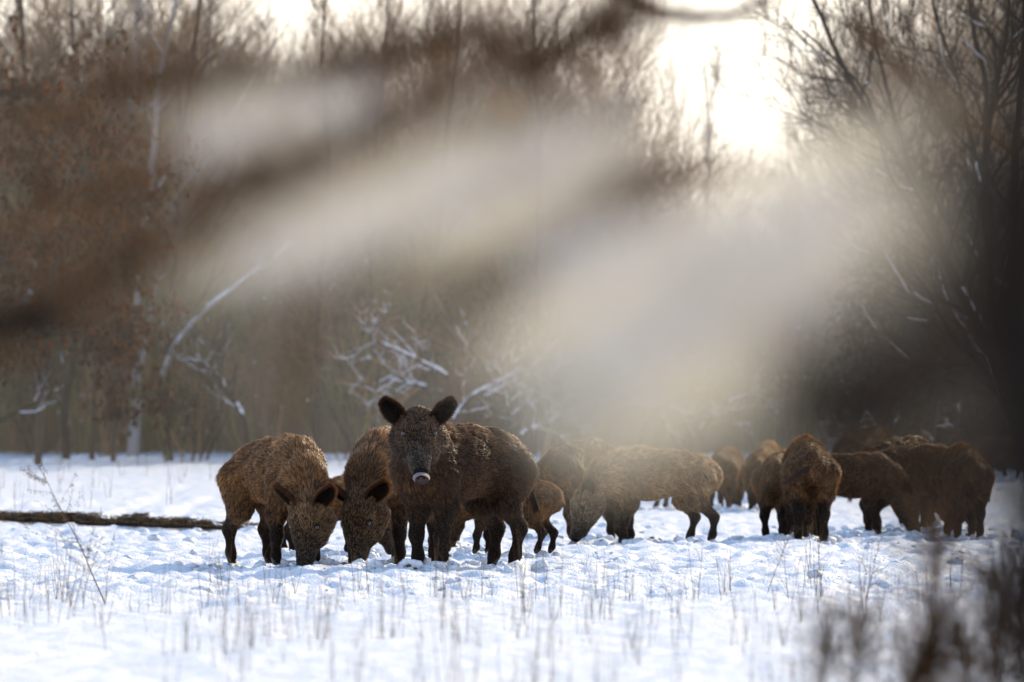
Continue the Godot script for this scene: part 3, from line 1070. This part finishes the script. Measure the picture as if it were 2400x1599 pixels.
	# snow-laden fallen boughs in the middle
	var bough := {"colors": dark() + brown(), "limbs": 15, "reach": 0.8, "depth": 2, "shoots": [3, 4], "snowy": 0.9, "lift": 0.05, "thin": 0.006, "from": 0.15, "wander": 0.35, "taper": 0.4, "root": 0.02, "thick": 0.008}
	var n := 0
	for a in [
		["snow-laden bough behind the large boar's right ear", [1060, 985, 1110, 925, 1180, 890, 1235, 850]],
		["snow-laden bough rising right over the large boar's back", [1220, 1020, 1260, 1000, 1300, 985, 1345, 960]],
		["snow-laden bough standing upright above the large boar", [1190, 1000, 1200, 900, 1195, 850, 1210, 800]],
		["snow-laden bough pointing left above the rooting boar", [1050, 880, 990, 850, 930, 820, 865, 795]],
		["snow-laden bough pointing right above the large boar's rump", [1140, 930, 1200, 900, 1250, 860, 1300, 830]],
		["low snow-laden bough left of the large boar's ears", [1000, 905, 950, 900, 910, 890, 870, 905]],
		["snow-laden forked bough standing above the pale tan boar", [1530, 900, 1560, 830, 1590, 770, 1620, 730]],
		["snow-laden bough leaning left against the forked bough", [1575, 850, 1560, 800, 1545, 760, 1535, 735]],
		["arched snow-laden bough low above the pale tan boar", [1450, 955, 1500, 942, 1570, 955, 1640, 990]],
		["short snow-laden bough between the arched one and the thicket", [1500, 1040, 1520, 990, 1560, 968, 1610, 950]],
		["snow-laden bough behind the small distant boars", [1640, 1010, 1690, 950, 1740, 930, 1790, 905]]]:
		tree("snowy_bough", a[0], "fallen bough", v2(a[1]), 94.0 + 0.7 * n, 0.024, bough, "snow-laden boughs at the wood edge")
		n += 1
	# big tree on the right
	var willow := {"colors": dark(), "limbs": 20, "reach": 1.6, "depth": 2, "shoots": [7, 6], "lift": 0.12, "thin": 0.0035, "from": 0.2, "snowy": 0.05}
	var right := thing("leaning_willow", "dark many-stemmed tree leaning in over the right side of the meadow", "willow", spot(2420, 1090, 84.0))
	for stem in [
		[[2420, 1090, 2330, 840, 2230, 640, 2170, 480, 2080, 330, 1990, 180, 1890, -40], 0.055],
		[[2400, 1060, 2300, 760, 2180, 560, 2120, 460, 2080, 400, 2040, 240, 1970, 150, 1880, 70], 0.032],
		[[2410, 1070, 2330, 700, 2325, 520, 2312, 400, 2312, 200, 2280, 60, 2270, -120], 0.052],
		[[2312, 400, 2318, 300, 2345, 160, 2365, 60, 2370, -100], 0.036],
		[[2320, 620, 2300, 420, 2270, 300, 2240, 170, 2190, 30, 2180, -80], 0.03],
		[[2300, 760, 2200, 560, 2130, 380, 2060, 130, 2030, -60], 0.03],
		[[2440, 980, 2390, 700, 2380, 420, 2400, 150, 2410, -120], 0.06],
		[[2430, 1080, 2360, 960, 2310, 860, 2240, 800, 2180, 690, 2120, 610], 0.035]]:
		var t := tree("stem", "", "", v2(stem[0]), 84.0, stem[1], willow)
		remove_child(t)
		for c in t.get_children():
			t.remove_child(c)
			c.name = {"trunk": "trunk", "crown": "crown", "snow_cover": "snow_cover"}.get(String(c.name), "limb")
			c.position = t.position - right.position
			right.add_child(c, true)
		t.free()
	# dark evergreen undergrowth beneath it
	var ev := Geo.new()
	for k in 1500:
		var p := Vector3(between(-0.6, 0.6), pow(rng.randf(), 1.3) * 1.5, between(-0.6, 0.6))
		ev.leaf(p, (anyway() + Vector3(0, -0.2, 0)).normalized() * between(0.05, 0.1), anyway() * 0.02, [lin(0.014, 0.016, 0.010), lin(0.02, 0.022, 0.012), lin(0.018, 0.014, 0.010)][k % 3])
	where = []
	for k in 60:
		var d := between(93.0, 108.0)
		var px := 2060.0 + 620.0 * pow(rng.randf(), 0.75)
		var x := (px - 1200.0) * d / SCALE
		var s := between(0.7, 1.9) * (0.55 + 0.75 * smoothstep(2050.0, 2350.0, px))
		where.append(Transform3D(Basis(Vector3.UP, between(0, TAU)).scaled(Vector3(s, s, s)), Vector3(x, lie(x, d) - 0.05, -d)))
	tag(scatter("dark_undergrowth", ev.done(mats.leaf), where), "dark undergrowth below the leaning tree at right", "undergrowth")
	for a in [[2045, 1020, 2062, 945, "second from the left"], [2090, 1010, 2092, 950, "third from the left"], [2192, 1000, 2200, 940, "third from the right"], [2225, 1045, 2238, 990, "second from the right and lowest"], [2245, 990, 2252, 940, "rightmost"], [2010, 1000, 2018, 950, "leftmost"]]:
		tree("snowy_stub", "upright snow-plastered stub in dark undergrowth, %s" % a[4], "stub", v2([a[0], a[1] + 60, a[0], a[1], (a[0] + a[2]) / 2.0 + 3.0, (a[1] + a[3]) / 2.0, a[2], a[3]]), 90.0, 0.022, bough.merged({"limbs": 2, "reach": 0.2, "snowy": 1.0}, true), "snow-plastered stubs at right")

# ------------------------------------------------------------------ meadow
func panicle(g: Geo, p: Vector3, dir: Vector3, ln: float, col: Color) -> void:
	var q := p
	var d := dir
	for k in 5:
		d = (d + Vector3(0, 0.10, 0) + anyway() * 0.12).normalized()
		var e := q + d * ln / 5.0
		g.spike(q, e, 0.0014, col)
		for s in 3:
			var a := q.lerp(e, rng.randf())
			var h := a + (Vector3(0, -0.6, 0) + d * 0.4 + anyway() * 0.5).normalized() * between(0.008, 0.028)
			g.spike(a, h, 0.0010, col)
			g.lump(h, Vector3(0.0024, 0.0042, 0.0024), 0.2, rng, col, 3, 4)
		q = e

func weed(kind: int) -> Array:                                      # [stem, heads] of a unit-high dead weed
	var stem := Geo.new()
	var heads := Geo.new()
	var red := lin(0.085, 0.042, 0.03)
	var tan := lin(0.17, 0.105, 0.055)
	var pts := PackedVector3Array()
	var rad := PackedFloat32Array()
	var d := Vector3(0, 1, 0)
	var p := Vector3(0, -0.06, 0)
	for k in 9:
		pts.append(p)
		rad.append(lerpf(0.0048, 0.0014, k / 8.0))
		d = (d + anyway() * 0.07).normalized()
		p += d * 0.1325
	var col := red if kind < 2 else tan
	stem.tube(pts, rad, 5, col)
	match kind:
		0:                                                           # mugwort, full of drooping seed heads
			for k in 26:
				var t := between(0.22, 1.0)
				var q := pts[0].lerp(pts[8], t)
				q = pts[int(t * 8.0)].lerp(pts[mini(int(t * 8.0) + 1, 8)], t * 8.0 - int(t * 8.0))
				var a := between(0, TAU)
				panicle(heads, q, Vector3(cos(a), between(0.25, 0.8), sin(a)).normalized(), between(0.12, 0.34) * (1.25 - t * 0.6), red if k % 3 else tan)
		1:                                                           # forked bare twig
			for k in 6:
				var q := pts[2 + k % 6]
				var a := between(0, TAU)
				var e := q + Vector3(cos(a) * 0.5, between(0.6, 1.0), sin(a) * 0.5).normalized() * between(0.18, 0.45)
				stem.spike(q, e, 0.0028, red)
				stem.spike(q.lerp(e, 0.5), q.lerp(e, 0.5) + (e - q).rotated(Vector3.FORWARD, between(-0.9, 0.9)) * 0.4, 0.0018, red)
		2:                                                           # straight grass stalk with a thin ear
			panicle(heads, pts[7], Vector3(0.2, 1, 0).normalized(), 0.22, tan)
			for k in 3:
				var e := pts[1] + Vector3(between(-0.3, 0.3), between(0.4, 0.8), between(-0.2, 0.2))
				stem.spike(pts[1], e, 0.0022, tan)
		3:                                                           # small bushy weed
			for k in 16:
				var q := pts[1 + k % 7]
				var a := between(0, TAU)
				panicle(heads, q, Vector3(cos(a), between(0.5, 1.2), sin(a)).normalized(), between(0.2, 0.45), red if k % 2 else tan)
	return [stem.done(mats.twig), heads.done(mats.twig)]

func plant(m: Array, bx: float, by: float, tx: float, ty: float, label: String, group := "") -> void:
	var d := SCALE * EYE / (by - LEVEL)
	var foot := spot(bx, by, d)
	foot.y = ground(foot.x, foot.z)
	var top := spot(tx, ty, d)
	var root := thing("dead_weed", label, "dead weed", foot, group)
	part("stem", m[0], root)
	if m[1].get_surface_count():
		part("seed_heads", m[1], root, "stuff")
	var up := top - foot
	var s := up.length()
	up = up.normalized()
	var z := Vector3.RIGHT.rotated(Vector3.UP, between(0, TAU)).cross(up).normalized()
	root.transform = Transform3D(Basis(up.cross(z), up, z) * s, foot)

func build_meadow() -> void:
	var kinds := []
	for k in 4:
		kinds.append([weed(k), weed(k), weed(k)])
	plant(kinds[0][0], 247, 1392, 112, 1075, "tall reddish dead mugwort leaning left, in front of the snowy bank at left")
	plant(kinds[0][1], 1797, 1385, 1838, 1235, "dead mugwort with drooping seeds below the boar with the swinging tail")
	plant(kinds[0][2], 2028, 1398, 2072, 1240, "bushy dead mugwort below the broad dark boar")
	plant(kinds[3][0], 1925, 1398, 1915, 1325, "low bushy weed between the two mugworts at right")
	plant(kinds[3][1], 1580, 1400, 1535, 1320, "small bushy weed in the snow below the pale tan boar")
	plant(kinds[3][2], 800, 1420, 755, 1330, "leaning twiggy weed in the snow below the head-on rooting boar")
	plant(kinds[1][0], 570, 1360, 568, 1315, "small forked twig in the snow below the leftmost boar")
	plant(kinds[1][1], 1128, 1372, 1127, 1300, "thin straight twig in front of the large boar's legs")
	plant(kinds[1][2], 1155, 1385, 1145, 1320, "crooked twig right of the straight twig before the large boar")
	plant(kinds[1][0], 1225, 1428, 1232, 1385, "short leaning twig in the snow right of the crooked twig")
	plant(kinds[1][1], 1392, 1440, 1378, 1365, "reddish stalk leaning left, below the nose of the pale tan boar")
	plant(kinds[1][2], 1437, 1425, 1440, 1370, "three-pronged reddish twig beside the reddish stalk")
	plant(kinds[1][0], 2110, 1412, 2078, 1370, "thick dark broken twig lying aslant right of the bushy mugwort")
	plant(kinds[1][1], 1992, 1450, 1990, 1355, "dark crooked stalk standing below the broad dark boar")
	plant(kinds[1][2], 2162, 1402, 2162, 1355, "dark forked twig near the right-hand bush")
	plant(kinds[1][0], 1873, 1460, 1840, 1380, "slanting thin stalk below the two mugworts")
	plant(kinds[2][0], 22, 1415, 15, 1270, "tall thin stalk at the left edge of the snow")
	plant(kinds[1][1], 22, 1420, 5, 1360, "dark reddish twig at the foot of the left edge stalk")
	plant(kinds[2][1], 250, 1455, 290, 1330, "brown stalk leaning right in the snow at lower left")
	plant(kinds[2][2], 2190, 1545, 2188, 1355, "tall thin stalk in front of the right-hand bush")
	var g := "dead stalks standing in the near snow"
	for k in 70:
		var kind: int = [1, 2, 2, 2, 3][k % 5]
		var by := 1385.0 + 200.0 * rng.randf() * rng.randf()
		var bx := between(-40, 2440)
		if bx > 1250 and rng.randf() < 0.4:
			bx -= 1200.0
		var h := between(35, 150)
		var lean := between(-0.3, 0.3)
		var size := "short" if h < 70 else ("tall" if h > 115 else "middling")
		var shape: String = ["", "forked twig", "thin tan stalk", "bushy weed"][kind]
		var way := "leaning left" if lean < -0.1 else ("leaning right" if lean > 0.1 else "upright")
		var row := "far row" if by < 1415 else ("middle row" if by < 1480 else "nearest snow")
		plant(kinds[kind][k % 3], bx, by, bx + lean * h, by - h, "%s %s %s, %s, %s" % [size, shape, way, row, near_what(bx)], g)
	# the countless rest
	var blade := Geo.new()
	for k in 3:
		var p := Vector3(between(-0.05, 0.05), -0.02, between(-0.05, 0.05))
		var e := p + Vector3(between(-0.035, 0.035), between(0.12, 0.34), between(-0.03, 0.03))
		var c := [lin(0.17, 0.10, 0.05), lin(0.22, 0.145, 0.08), lin(0.09, 0.05, 0.033)]
		blade.spike(p, e, 0.0014, c[k])
		if k < 2:
			var q := p.lerp(e, 0.55)
			blade.spike(q, q + Vector3(between(-0.05, 0.05), between(0.04, 0.10), between(-0.03, 0.03)), 0.001, c[k])
	var where := []
	for k in 560:
		var d := between(27.0, 46.0)
		var x := between(-0.068, 0.068) * d
		if swell.get_noise_2d(x * 2.0, d) < -0.02:
			continue
		var s := between(0.4, 1.3)
		where.append(Transform3D(Basis(Vector3.UP, between(0, TAU)).scaled(Vector3(s, s * between(0.5, 1.4), s)), Vector3(x, ground(x, -d), -d)))
	for k in 60:
		var d := between(72.0, 97.0)
		var x := between(-0.066, 0.02) * d
		where.append(Transform3D(Basis(Vector3.UP, between(0, TAU)).scaled(Vector3(1.3, between(0.8, 1.5), 1.3)), Vector3(x, ground(x, -d), -d)))
	tag(scatter("dry_grass", blade.done(mats.twig), where), "thin dry grass poking through the snow", "dry grass")
	# broken snow kicked up by hooves and snouts
	for k in 3:
		var g2 := Geo.new()
		g2.lump(Vector3.ZERO, Vector3(1, 0.5, 0.9), 0.28, rng, Color.WHITE, 5, 8)
		g2.c.clear()
		where = []
		for b in find_children("wild_boar*", "", false, false):
			for q in 16:
				var x: float = b.position.x + between(-0.6, 0.6) * b.scale.x
				var z: float = b.position.z + between(-0.1, 0.75) * b.scale.x
				var s := between(0.02, 0.06)
				where.append(Transform3D(Basis.from_euler(Vector3(between(-0.6, 0.6), between(0, TAU), between(-0.6, 0.6))).scaled(Vector3(s, s, s)), Vector3(x, ground(x, z) + s * 0.2, z)))
		for q in 130:
			var d := 44.0 + 26.0 * rng.randf()
			var x := between(-0.072, 0.072) * d
			var s := 0.010 + 0.036 * pow(rng.randf(), 3.0)
			if swell.get_noise_2d(x * 4.0, d * 3.0) > 0.12:
				s *= 1.5
			where.append(Transform3D(Basis.from_euler(Vector3(between(-0.5, 0.5), between(0, TAU), between(-0.5, 0.5))).scaled(Vector3(s, s, s)), Vector3(x, ground(x, -d) + s * 0.1, -d)))
		tag(scatter("snow_lumps", g2.done(mats.snow), where), "broken lumps of snow kicked up round the herd", "snow")
	# clods and straw turned up by the snouts
	var clod := Geo.new()
	clod.lump(Vector3.ZERO, Vector3(1, 0.5, 0.9), 0.3, rng, lin(0.10, 0.07, 0.045), 4, 6)
	for k in 4:
		clod.spike(Vector3.ZERO, Vector3(between(-2.4, 2.4), between(0.1, 1.4), between(-1, 1)), 0.08, lin(0.26, 0.18, 0.10))
	where = []
	for b in find_children("wild_boar*", "", false, false):
		for q in 9:
			var f: Vector3 = b.position + b.basis.x * between(0.55, 1.05) + b.basis.z * between(-0.35, 0.35)
			var s := between(0.006, 0.024)
			where.append(Transform3D(Basis(Vector3.UP, between(0, TAU)).scaled(Vector3(s, s, s)), Vector3(f.x, ground(f.x, f.z) + s * 0.2, f.z)))
	tag(scatter("turned_soil", clod.done(mats.twig), where), "brown clods and straw turned up in the snow before the feeding boars", "soil")
	# cut bank with bare soil and dead grass
	var soil := Geo.new()
	var ends := 60
	for k in ends + 1:
		var x := -9.0 + 7.3 * k / ends
		var b := bank_at(x)
		var hh := 0.06 * bank_share(x)
		for q in 4:
			var t := q / 3.0
			soil.v.append(Vector3(x, lie(x, b - 0.5) - 0.03 + (hh + 0.015) * t + 0.015 * lumps.get_noise_2d(x * 1.5, q * 3.0), -(b - 0.22 + 0.2 * t)))
			soil.n.append(Vector3(0, 0.4, 1).normalized())
	for k in ends:
		for q in 3:
			var p := k * 4 + q
			soil.i.append_array([p, p + 1, p + 4, p + 4, p + 1, p + 5])
	tag(part("soil_bank", soil.done(mats.soil), self), "dark soil bank along the far side of the trampled snow", "", "", "structure")
	var bg := Geo.new()
	for k in 14:
		var p := Vector3(between(-0.05, 0.05), between(-0.02, 0.03), between(-0.03, 0.03))
		bg.spike(p, p + Vector3(between(-0.07, 0.07), between(-0.03, 0.03), between(-0.02, 0.05)), 0.0026, [lin(0.16, 0.10, 0.05), lin(0.045, 0.03, 0.02), lin(0.25, 0.17, 0.09)][k % 3])
	where = []
	for k in 520:
		var x := between(-6.0, -1.9)
		if rng.randf() > bank_share(x) + 0.1:
			continue
		var b := bank_at(x)
		var t := rng.randf()
		where.append(Transform3D(Basis(Vector3.UP, between(0, TAU)), Vector3(x, lie(x, b - 0.5) + 0.05 * bank_share(x) * t, -(b - 0.25 + 0.2 * t))))
	tag(scatter("bank_grass", bg.done(mats.twig), where), "matted dead grass hanging over the soil bank", "dry grass")

# ------------------------------------------------------------------ twigs close to the lens
func spray(called: String, label: String, category: String, path: Array, d: float, r: float, shoots: int, ln: float, w: float, cols: Array, mat: String, snow := 0.0, spread := 1.0) -> void:
	var root := thing(called, label, category, spot(path[0].x, path[0].y, d))
	var pts := PackedVector3Array()
	var rad := PackedFloat32Array()
	for k in path.size():
		pts.append(spot(path[k].x, path[k].y, d) - root.position)
		rad.append(lerpf(r, r * 0.45, k / maxf(path.size() - 1.0, 1.0)))
	var stem := Geo.new()
	stem.tube(pts, rad, 7, cols[0])
	part("stem", stem.done(mats[mat]), root)
	var tw := Geo.new()
	var white := Geo.new()
	for k in shoots:
		var t := rng.randf() * (path.size() - 1)
		var at := int(t)
		var p := pts[at].lerp(pts[at + 1], t - at)
		var along := (pts[at + 1] - pts[at]).normalized()
		var dir := (along * between(0.2, 1.2) + anyway() * spread).normalized()
		var a := PackedVector3Array([p])
		for q in 3:
			dir = (dir + anyway() * 0.25).normalized()
			p += dir * ln * between(0.2, 0.45)
			a.append(p)
			tw.spike(p, p + (dir + anyway() * 0.8).normalized() * ln * 0.3, w * 0.7, cols[rng.randi() % cols.size()])
		tw.tube(a, PackedFloat32Array([w, w * 0.9, w * 0.7, w * 0.4]), 4, cols[rng.randi() % cols.size()])
		if rng.randf() < snow:
			frost_over(white, a, PackedFloat32Array([w * 1.6, w * 1.6, w * 1.4, w]))
	if snow > 0.0:
		frost_over(white, pts, rad)
	part("twigs", tw.done(mats[mat]), root, "stuff")
	if white.i.size():
		part("snow_cover", white.done(mats.branch_snow), root, "stuff")

func build_near_twigs() -> void:
	var br := [lin(0.11, 0.06, 0.028), lin(0.17, 0.09, 0.04), lin(0.07, 0.04, 0.02)]
	var dk := [lin(0.012, 0.009, 0.008), lin(0.02, 0.015, 0.012), lin(0.03, 0.02, 0.013)]
	var pale := [lin(0.82, 0.79, 0.76), lin(0.86, 0.84, 0.82), lin(0.72, 0.67, 0.62)]
	# dark bands slanting up to the right
	spray("near_branch", "blurred dark branch slanting from the left edge up to the picture's middle", "branch", v2([-120, 830, 60, 740, 240, 650, 420, 540, 560, 440, 700, 390, 860, 300, 1010, 220]), 12.0, 0.005, 330, 0.085, 0.0018, br, "twig", 0.0, 0.9)
	spray("near_branch", "blurred brown branch running from the upper left to the right below the top", "branch", v2([200, 215, 420, 190, 560, 185, 700, 200, 760, 150, 900, 140, 1000, 110]), 13.0, 0.004, 270, 0.085, 0.0018, br, "twig", 0.0, 0.8)
	spray("near_branch", "blurred brown branch at the top of the picture's middle", "branch", v2([980, 130, 1120, 60, 1200, 160, 1290, 130, 1400, 60, 1500, 20]), 14.0, 0.0035, 290, 0.095, 0.0018, br, "twig", 0.0, 1.0)
	spray("near_branch", "blurred brown branch crossing level above the large boar", "branch", v2([840, 450, 940, 430, 1060, 450, 1250, 420, 1500, 400, 1800, 420]), 11.0, 0.005, 200, 0.05, 0.002, br, "twig", 0.0, 0.7)
	spray("near_branch", "faint blurred brown branch low across the picture's middle", "branch", v2([1000, 640, 1150, 650, 1300, 660, 1450, 640]), 9.0, 0.003, 28, 0.04, 0.0014, br, "twig", 0.0, 0.8)
	spray("near_branch", "upright blurred brown twig above the leftmost boar", "branch", v2([690, 1010, 700, 860, 715, 720, 730, 560, 740, 430]), 9.0, 0.004, 55, 0.04, 0.0014, br, "twig", 0.0, 0.7)
	spray("near_branch", "small dark blurred twig at the left, amid the orange leaves", "branch", v2([60, 470, 110, 450, 200, 470, 270, 440, 330, 430]), 11.0, 0.007, 70, 0.035, 0.0017, br, "twig", 0.0, 0.9)
	spray("near_branch", "blurred dark cluster of twigs at the far left edge", "branch", v2([-60, 800, 0, 760, 60, 740, 120, 760]), 11.0, 0.008, 90, 0.04, 0.0017, dk, "twig", 0.0, 1.0)
	spray("near_stick", "thick dark stick at the top edge, right of the middle", "branch", v2([1360, -60, 1460, -15, 1550, 28, 1640, 42, 1720, 34, 1800, -10]), 19.0, 0.017, 34, 0.07, 0.002, [lin(0.05, 0.032, 0.024), lin(0.16, 0.09, 0.04)], "twig", 0.0, 0.6)
	# thin twigs fanning up to the right
	for a in [
		["thin blurred brown twigs fanning up to the right above the birches", [-60, 560, 200, 470, 420, 360, 640, 300, 820, 180], 70], ["thin blurred brown twigs slanting over the middle of the wood", [330, 640, 560, 560, 800, 430, 1040, 330, 1250, 260], 80],
		["thin blurred brown twigs slanting over the right half of the wood", [900, 700, 1150, 560, 1400, 470, 1700, 400], 60], ["thin blurred brown twigs in the upper left corner", [-40, 330, 160, 260, 330, 130, 480, 30], 60]]:
		spray("near_twig", a[0], "twig", v2(a[1]), 13.0, 0.0022, int(a[2] * 1.6), 0.09, 0.0012, [lin(0.22, 0.12, 0.055), lin(0.14, 0.08, 0.04)], "twig", 0.0, 0.55)
	# pale frosted veil
	spray("frosted_twigs", "pale blurred frosted twigs over the middle of the wood", "branch", v2([520, 640, 760, 560, 980, 470, 1180, 400, 1380, 340]), 6.0, 0.002, 110, 0.035, 0.0011, pale, "frost", 0.0, 0.9)
	spray("frosted_twigs", "bright pale blurred frosted twigs right of the picture's middle", "branch", v2([1260, 620, 1420, 600, 1580, 590, 1760, 560, 1960, 500]), 5.5, 0.002, 150, 0.035, 0.0012, pale, "frost", 0.0, 1.1)
	spray("frosted_twigs", "pale blurred frosted twigs across the pale tan boar", "branch", v2([1420, 900, 1500, 860, 1600, 760, 1740, 640]), 5.5, 0.002, 60, 0.03, 0.0011, pale, "frost", 0.0, 1.0)
	spray("frosted_twigs", "pale blurred frosted twigs under the upper left branch", "branch", v2([420, 330, 560, 300, 700, 270, 860, 230]), 7.0, 0.002, 70, 0.03, 0.0011, pale, "frost", 0.0, 0.9)
	spray("frosted_twigs", "lowest pale blurred frosted twigs, just above the pale tan boar", "branch", v2([1330, 800, 1480, 780, 1640, 740, 1800, 720, 1900, 660]), 5.5, 0.002, 90, 0.035, 0.0012, pale, "frost", 0.0, 1.1)
	# dead leaves hanging near the lens
	for a in [["ochre blurred dead leaf left of the brightest sky", 1180, 235, 10.0], ["ochre blurred dead leaf above the pale tan boar", 1450, 850, 8.0]]:
		var p := spot(a[1], a[2], a[3])
		var root := thing("dead_leaf", a[0], "leaf", p)
		var lf := Geo.new()
		for k in 3:
			lf.leaf(anyway() * 0.006, Vector3(between(-0.3, 0.3), -1, between(-0.3, 0.3)).normalized() * 0.065, Vector3(1, between(-0.3, 0.3), between(-0.8, 0.8)).normalized() * 0.02, lin(0.85, 0.52, 0.22))
		part("blade", lf.done(mats.leaf), root)
		var st := Geo.new()
		st.spike(Vector3(0, 0.06, 0), Vector3.ZERO, 0.0008, br[1])
		part("leaf_stalk", st.done(mats.twig), root)
	# dark trunk and bush at the right edge, close by
	spray("near_tree", "near black blurred trunk along the right edge", "tree", v2([2450, 1650, 2430, 1250, 2420, 1000, 2395, 800, 2400, 600, 2430, 380, 2450, 100, 2450, -120]), 5.6, 0.026, 200, 0.07, 0.002, dk, "twig", 0.0, 0.8)
	spray("near_bough", "dark blurred twigs over the herd at the right", "branch", v2([2440, 640, 2340, 700, 2250, 800, 2140, 880, 2060, 930, 1960, 960]), 6.2, 0.004, 160, 0.05, 0.0016, [br[2], dk[1], dk[2]], "twig", 0.0, 1.0)
	spray("near_bough", "dark blurred hanging twigs in front of the rightmost boars", "branch", v2([2460, 900, 2380, 960, 2300, 1040, 2220, 1090, 2120, 1130]), 6.2, 0.004, 80, 0.05, 0.0015, [br[2], dk[1], dk[2]], "twig", 0.0, 1.1)
	spray("near_bough", "brown blurred twigs in the upper right, before the leaning tree", "branch", v2([2440, 420, 2300, 300, 2200, 250, 2100, 130, 2000, 40]), 16.0, 0.006, 60, 0.08, 0.0018, [lin(0.12, 0.065, 0.03), lin(0.08, 0.045, 0.02)], "twig", 0.0, 0.8)
	for a in [
		["large dark blurred dead weed in the lower right", [2170, 1640, 2190, 1500, 2185, 1380, 2200, 1290, 2190, 1220], 130],
		["dark blurred dead weed left of the large one at lower right", [1990, 1640, 2010, 1560, 2020, 1500, 2015, 1440], 60],
		["low dark blurred weed near the bottom, right of the middle", [1930, 1650, 1925, 1560, 1940, 1500], 40],
		["dark blurred dead weed in the bottom right corner", [2340, 1650, 2330, 1520, 2350, 1420, 2330, 1350], 120],
		["dark blurred weed between the two dark weeds at lower right", [2260, 1650, 2270, 1560, 2250, 1480], 80],
		["fuzzy dark weed hanging in from the right edge at the bottom", [2440, 1640, 2400, 1540, 2380, 1440, 2390, 1330], 150],
		["broad low dark weed in front of the bottom right corner", [2110, 1660, 2140, 1590, 2180, 1540], 110]]:
		spray("near_weed", a[0], "dead weed", v2(a[1]), 23.0, 0.005, a[2] * 2, 0.15, 0.0013, br + [dk[2]], "twig", 0.0, 0.9)

# ------------------------------------------------------------------ all together
func _ready() -> void:
	rng.seed = 20240117
	var cam := Camera3D.new()
	cam.name = "Camera"
	var at := CameraAttributesPhysical.new()
	at.frustum_focal_length = LENS
	at.frustum_focus_distance = 51.2
	at.frustum_near = 0.5
	at.frustum_far = 2500.0
	at.exposure_aperture = 5.0
	cam.attributes = at
	add_child(cam)
	cam.position = Vector3(0, EYE, 0)
	cam.rotation.x = atan((LEVEL - 799.5) / SCALE)
	var env := Environment.new()
	var sm := ProceduralSkyMaterial.new()
	sm.sky_top_color = Color(0.40, 0.57, 0.78)
	sm.sky_horizon_color = Color(1.0, 0.965, 0.90)
	sm.sky_curve = 0.25
	sm.sky_energy_multiplier = 1.16
	sm.ground_horizon_color = Color(0.8, 0.8, 0.82)
	sm.ground_bottom_color = Color(0.6, 0.6, 0.62)
	sm.sun_angle_max = 70.0
	sm.sun_curve = 0.5
	var sky := Sky.new()
	sky.sky_material = sm
	env.sky = sky
	env.background_mode = Environment.BG_SKY
	env.tonemap_mode = Environment.TONE_MAPPER_LINEAR
	env.tonemap_exposure = 1.56
	env.volumetric_fog_enabled = true
	env.volumetric_fog_density = 0.0
	env.sdfgi_enabled = true
	env.ssao_enabled = true
	env.ssil_enabled = true
	var we := WorldEnvironment.new()
	we.name = "Surroundings"
	we.environment = env
	add_child(we)
	var sun := DirectionalLight3D.new()
	sun.name = "Sun"
	sun.light_energy = 1.25
	sun.light_color = Color(1.0, 0.915, 0.78)
	sun.light_angular_distance = 0.6
	sun.shadow_enabled = true
	add_child(sun)
	sun.rotation_degrees = Vector3(-26, 180 - 30, 0)                    # behind the wood, to the right

	lumps.seed = 3
	lumps.noise_type = FastNoiseLite.TYPE_CELLULAR
	lumps.cellular_return_type = FastNoiseLite.RETURN_DISTANCE2_SUB
	lumps.frequency = 4.2
	lumps.fractal_type = FastNoiseLite.FRACTAL_FBM
	lumps.fractal_octaves = 2
	crumbs.seed = 9
	crumbs.frequency = 9.0
	crumbs.fractal_octaves = 3
	swell.seed = 12
	swell.frequency = 0.35
	swell.fractal_octaves = 3
	prints.seed = 77
	prints.noise_type = FastNoiseLite.TYPE_CELLULAR
	prints.cellular_return_type = FastNoiseLite.RETURN_DISTANCE
	prints.fractal_type = FastNoiseLite.FRACTAL_NONE
	prints.frequency = 2.4
	tufting.seed = 31
	tufting.frequency = 14.0
	tufting.fractal_octaves = 2
	make_materials()
	var t0 := Time.get_ticks_msec()
	build_land()
	print("land ", Time.get_ticks_msec() - t0)
	build_boars()
	print("boars ", Time.get_ticks_msec() - t0)
	build_forest()
	print("forest ", Time.get_ticks_msec() - t0)
	build_meadow()
	build_near_twigs()
	print("all ", Time.get_ticks_msec() - t0)
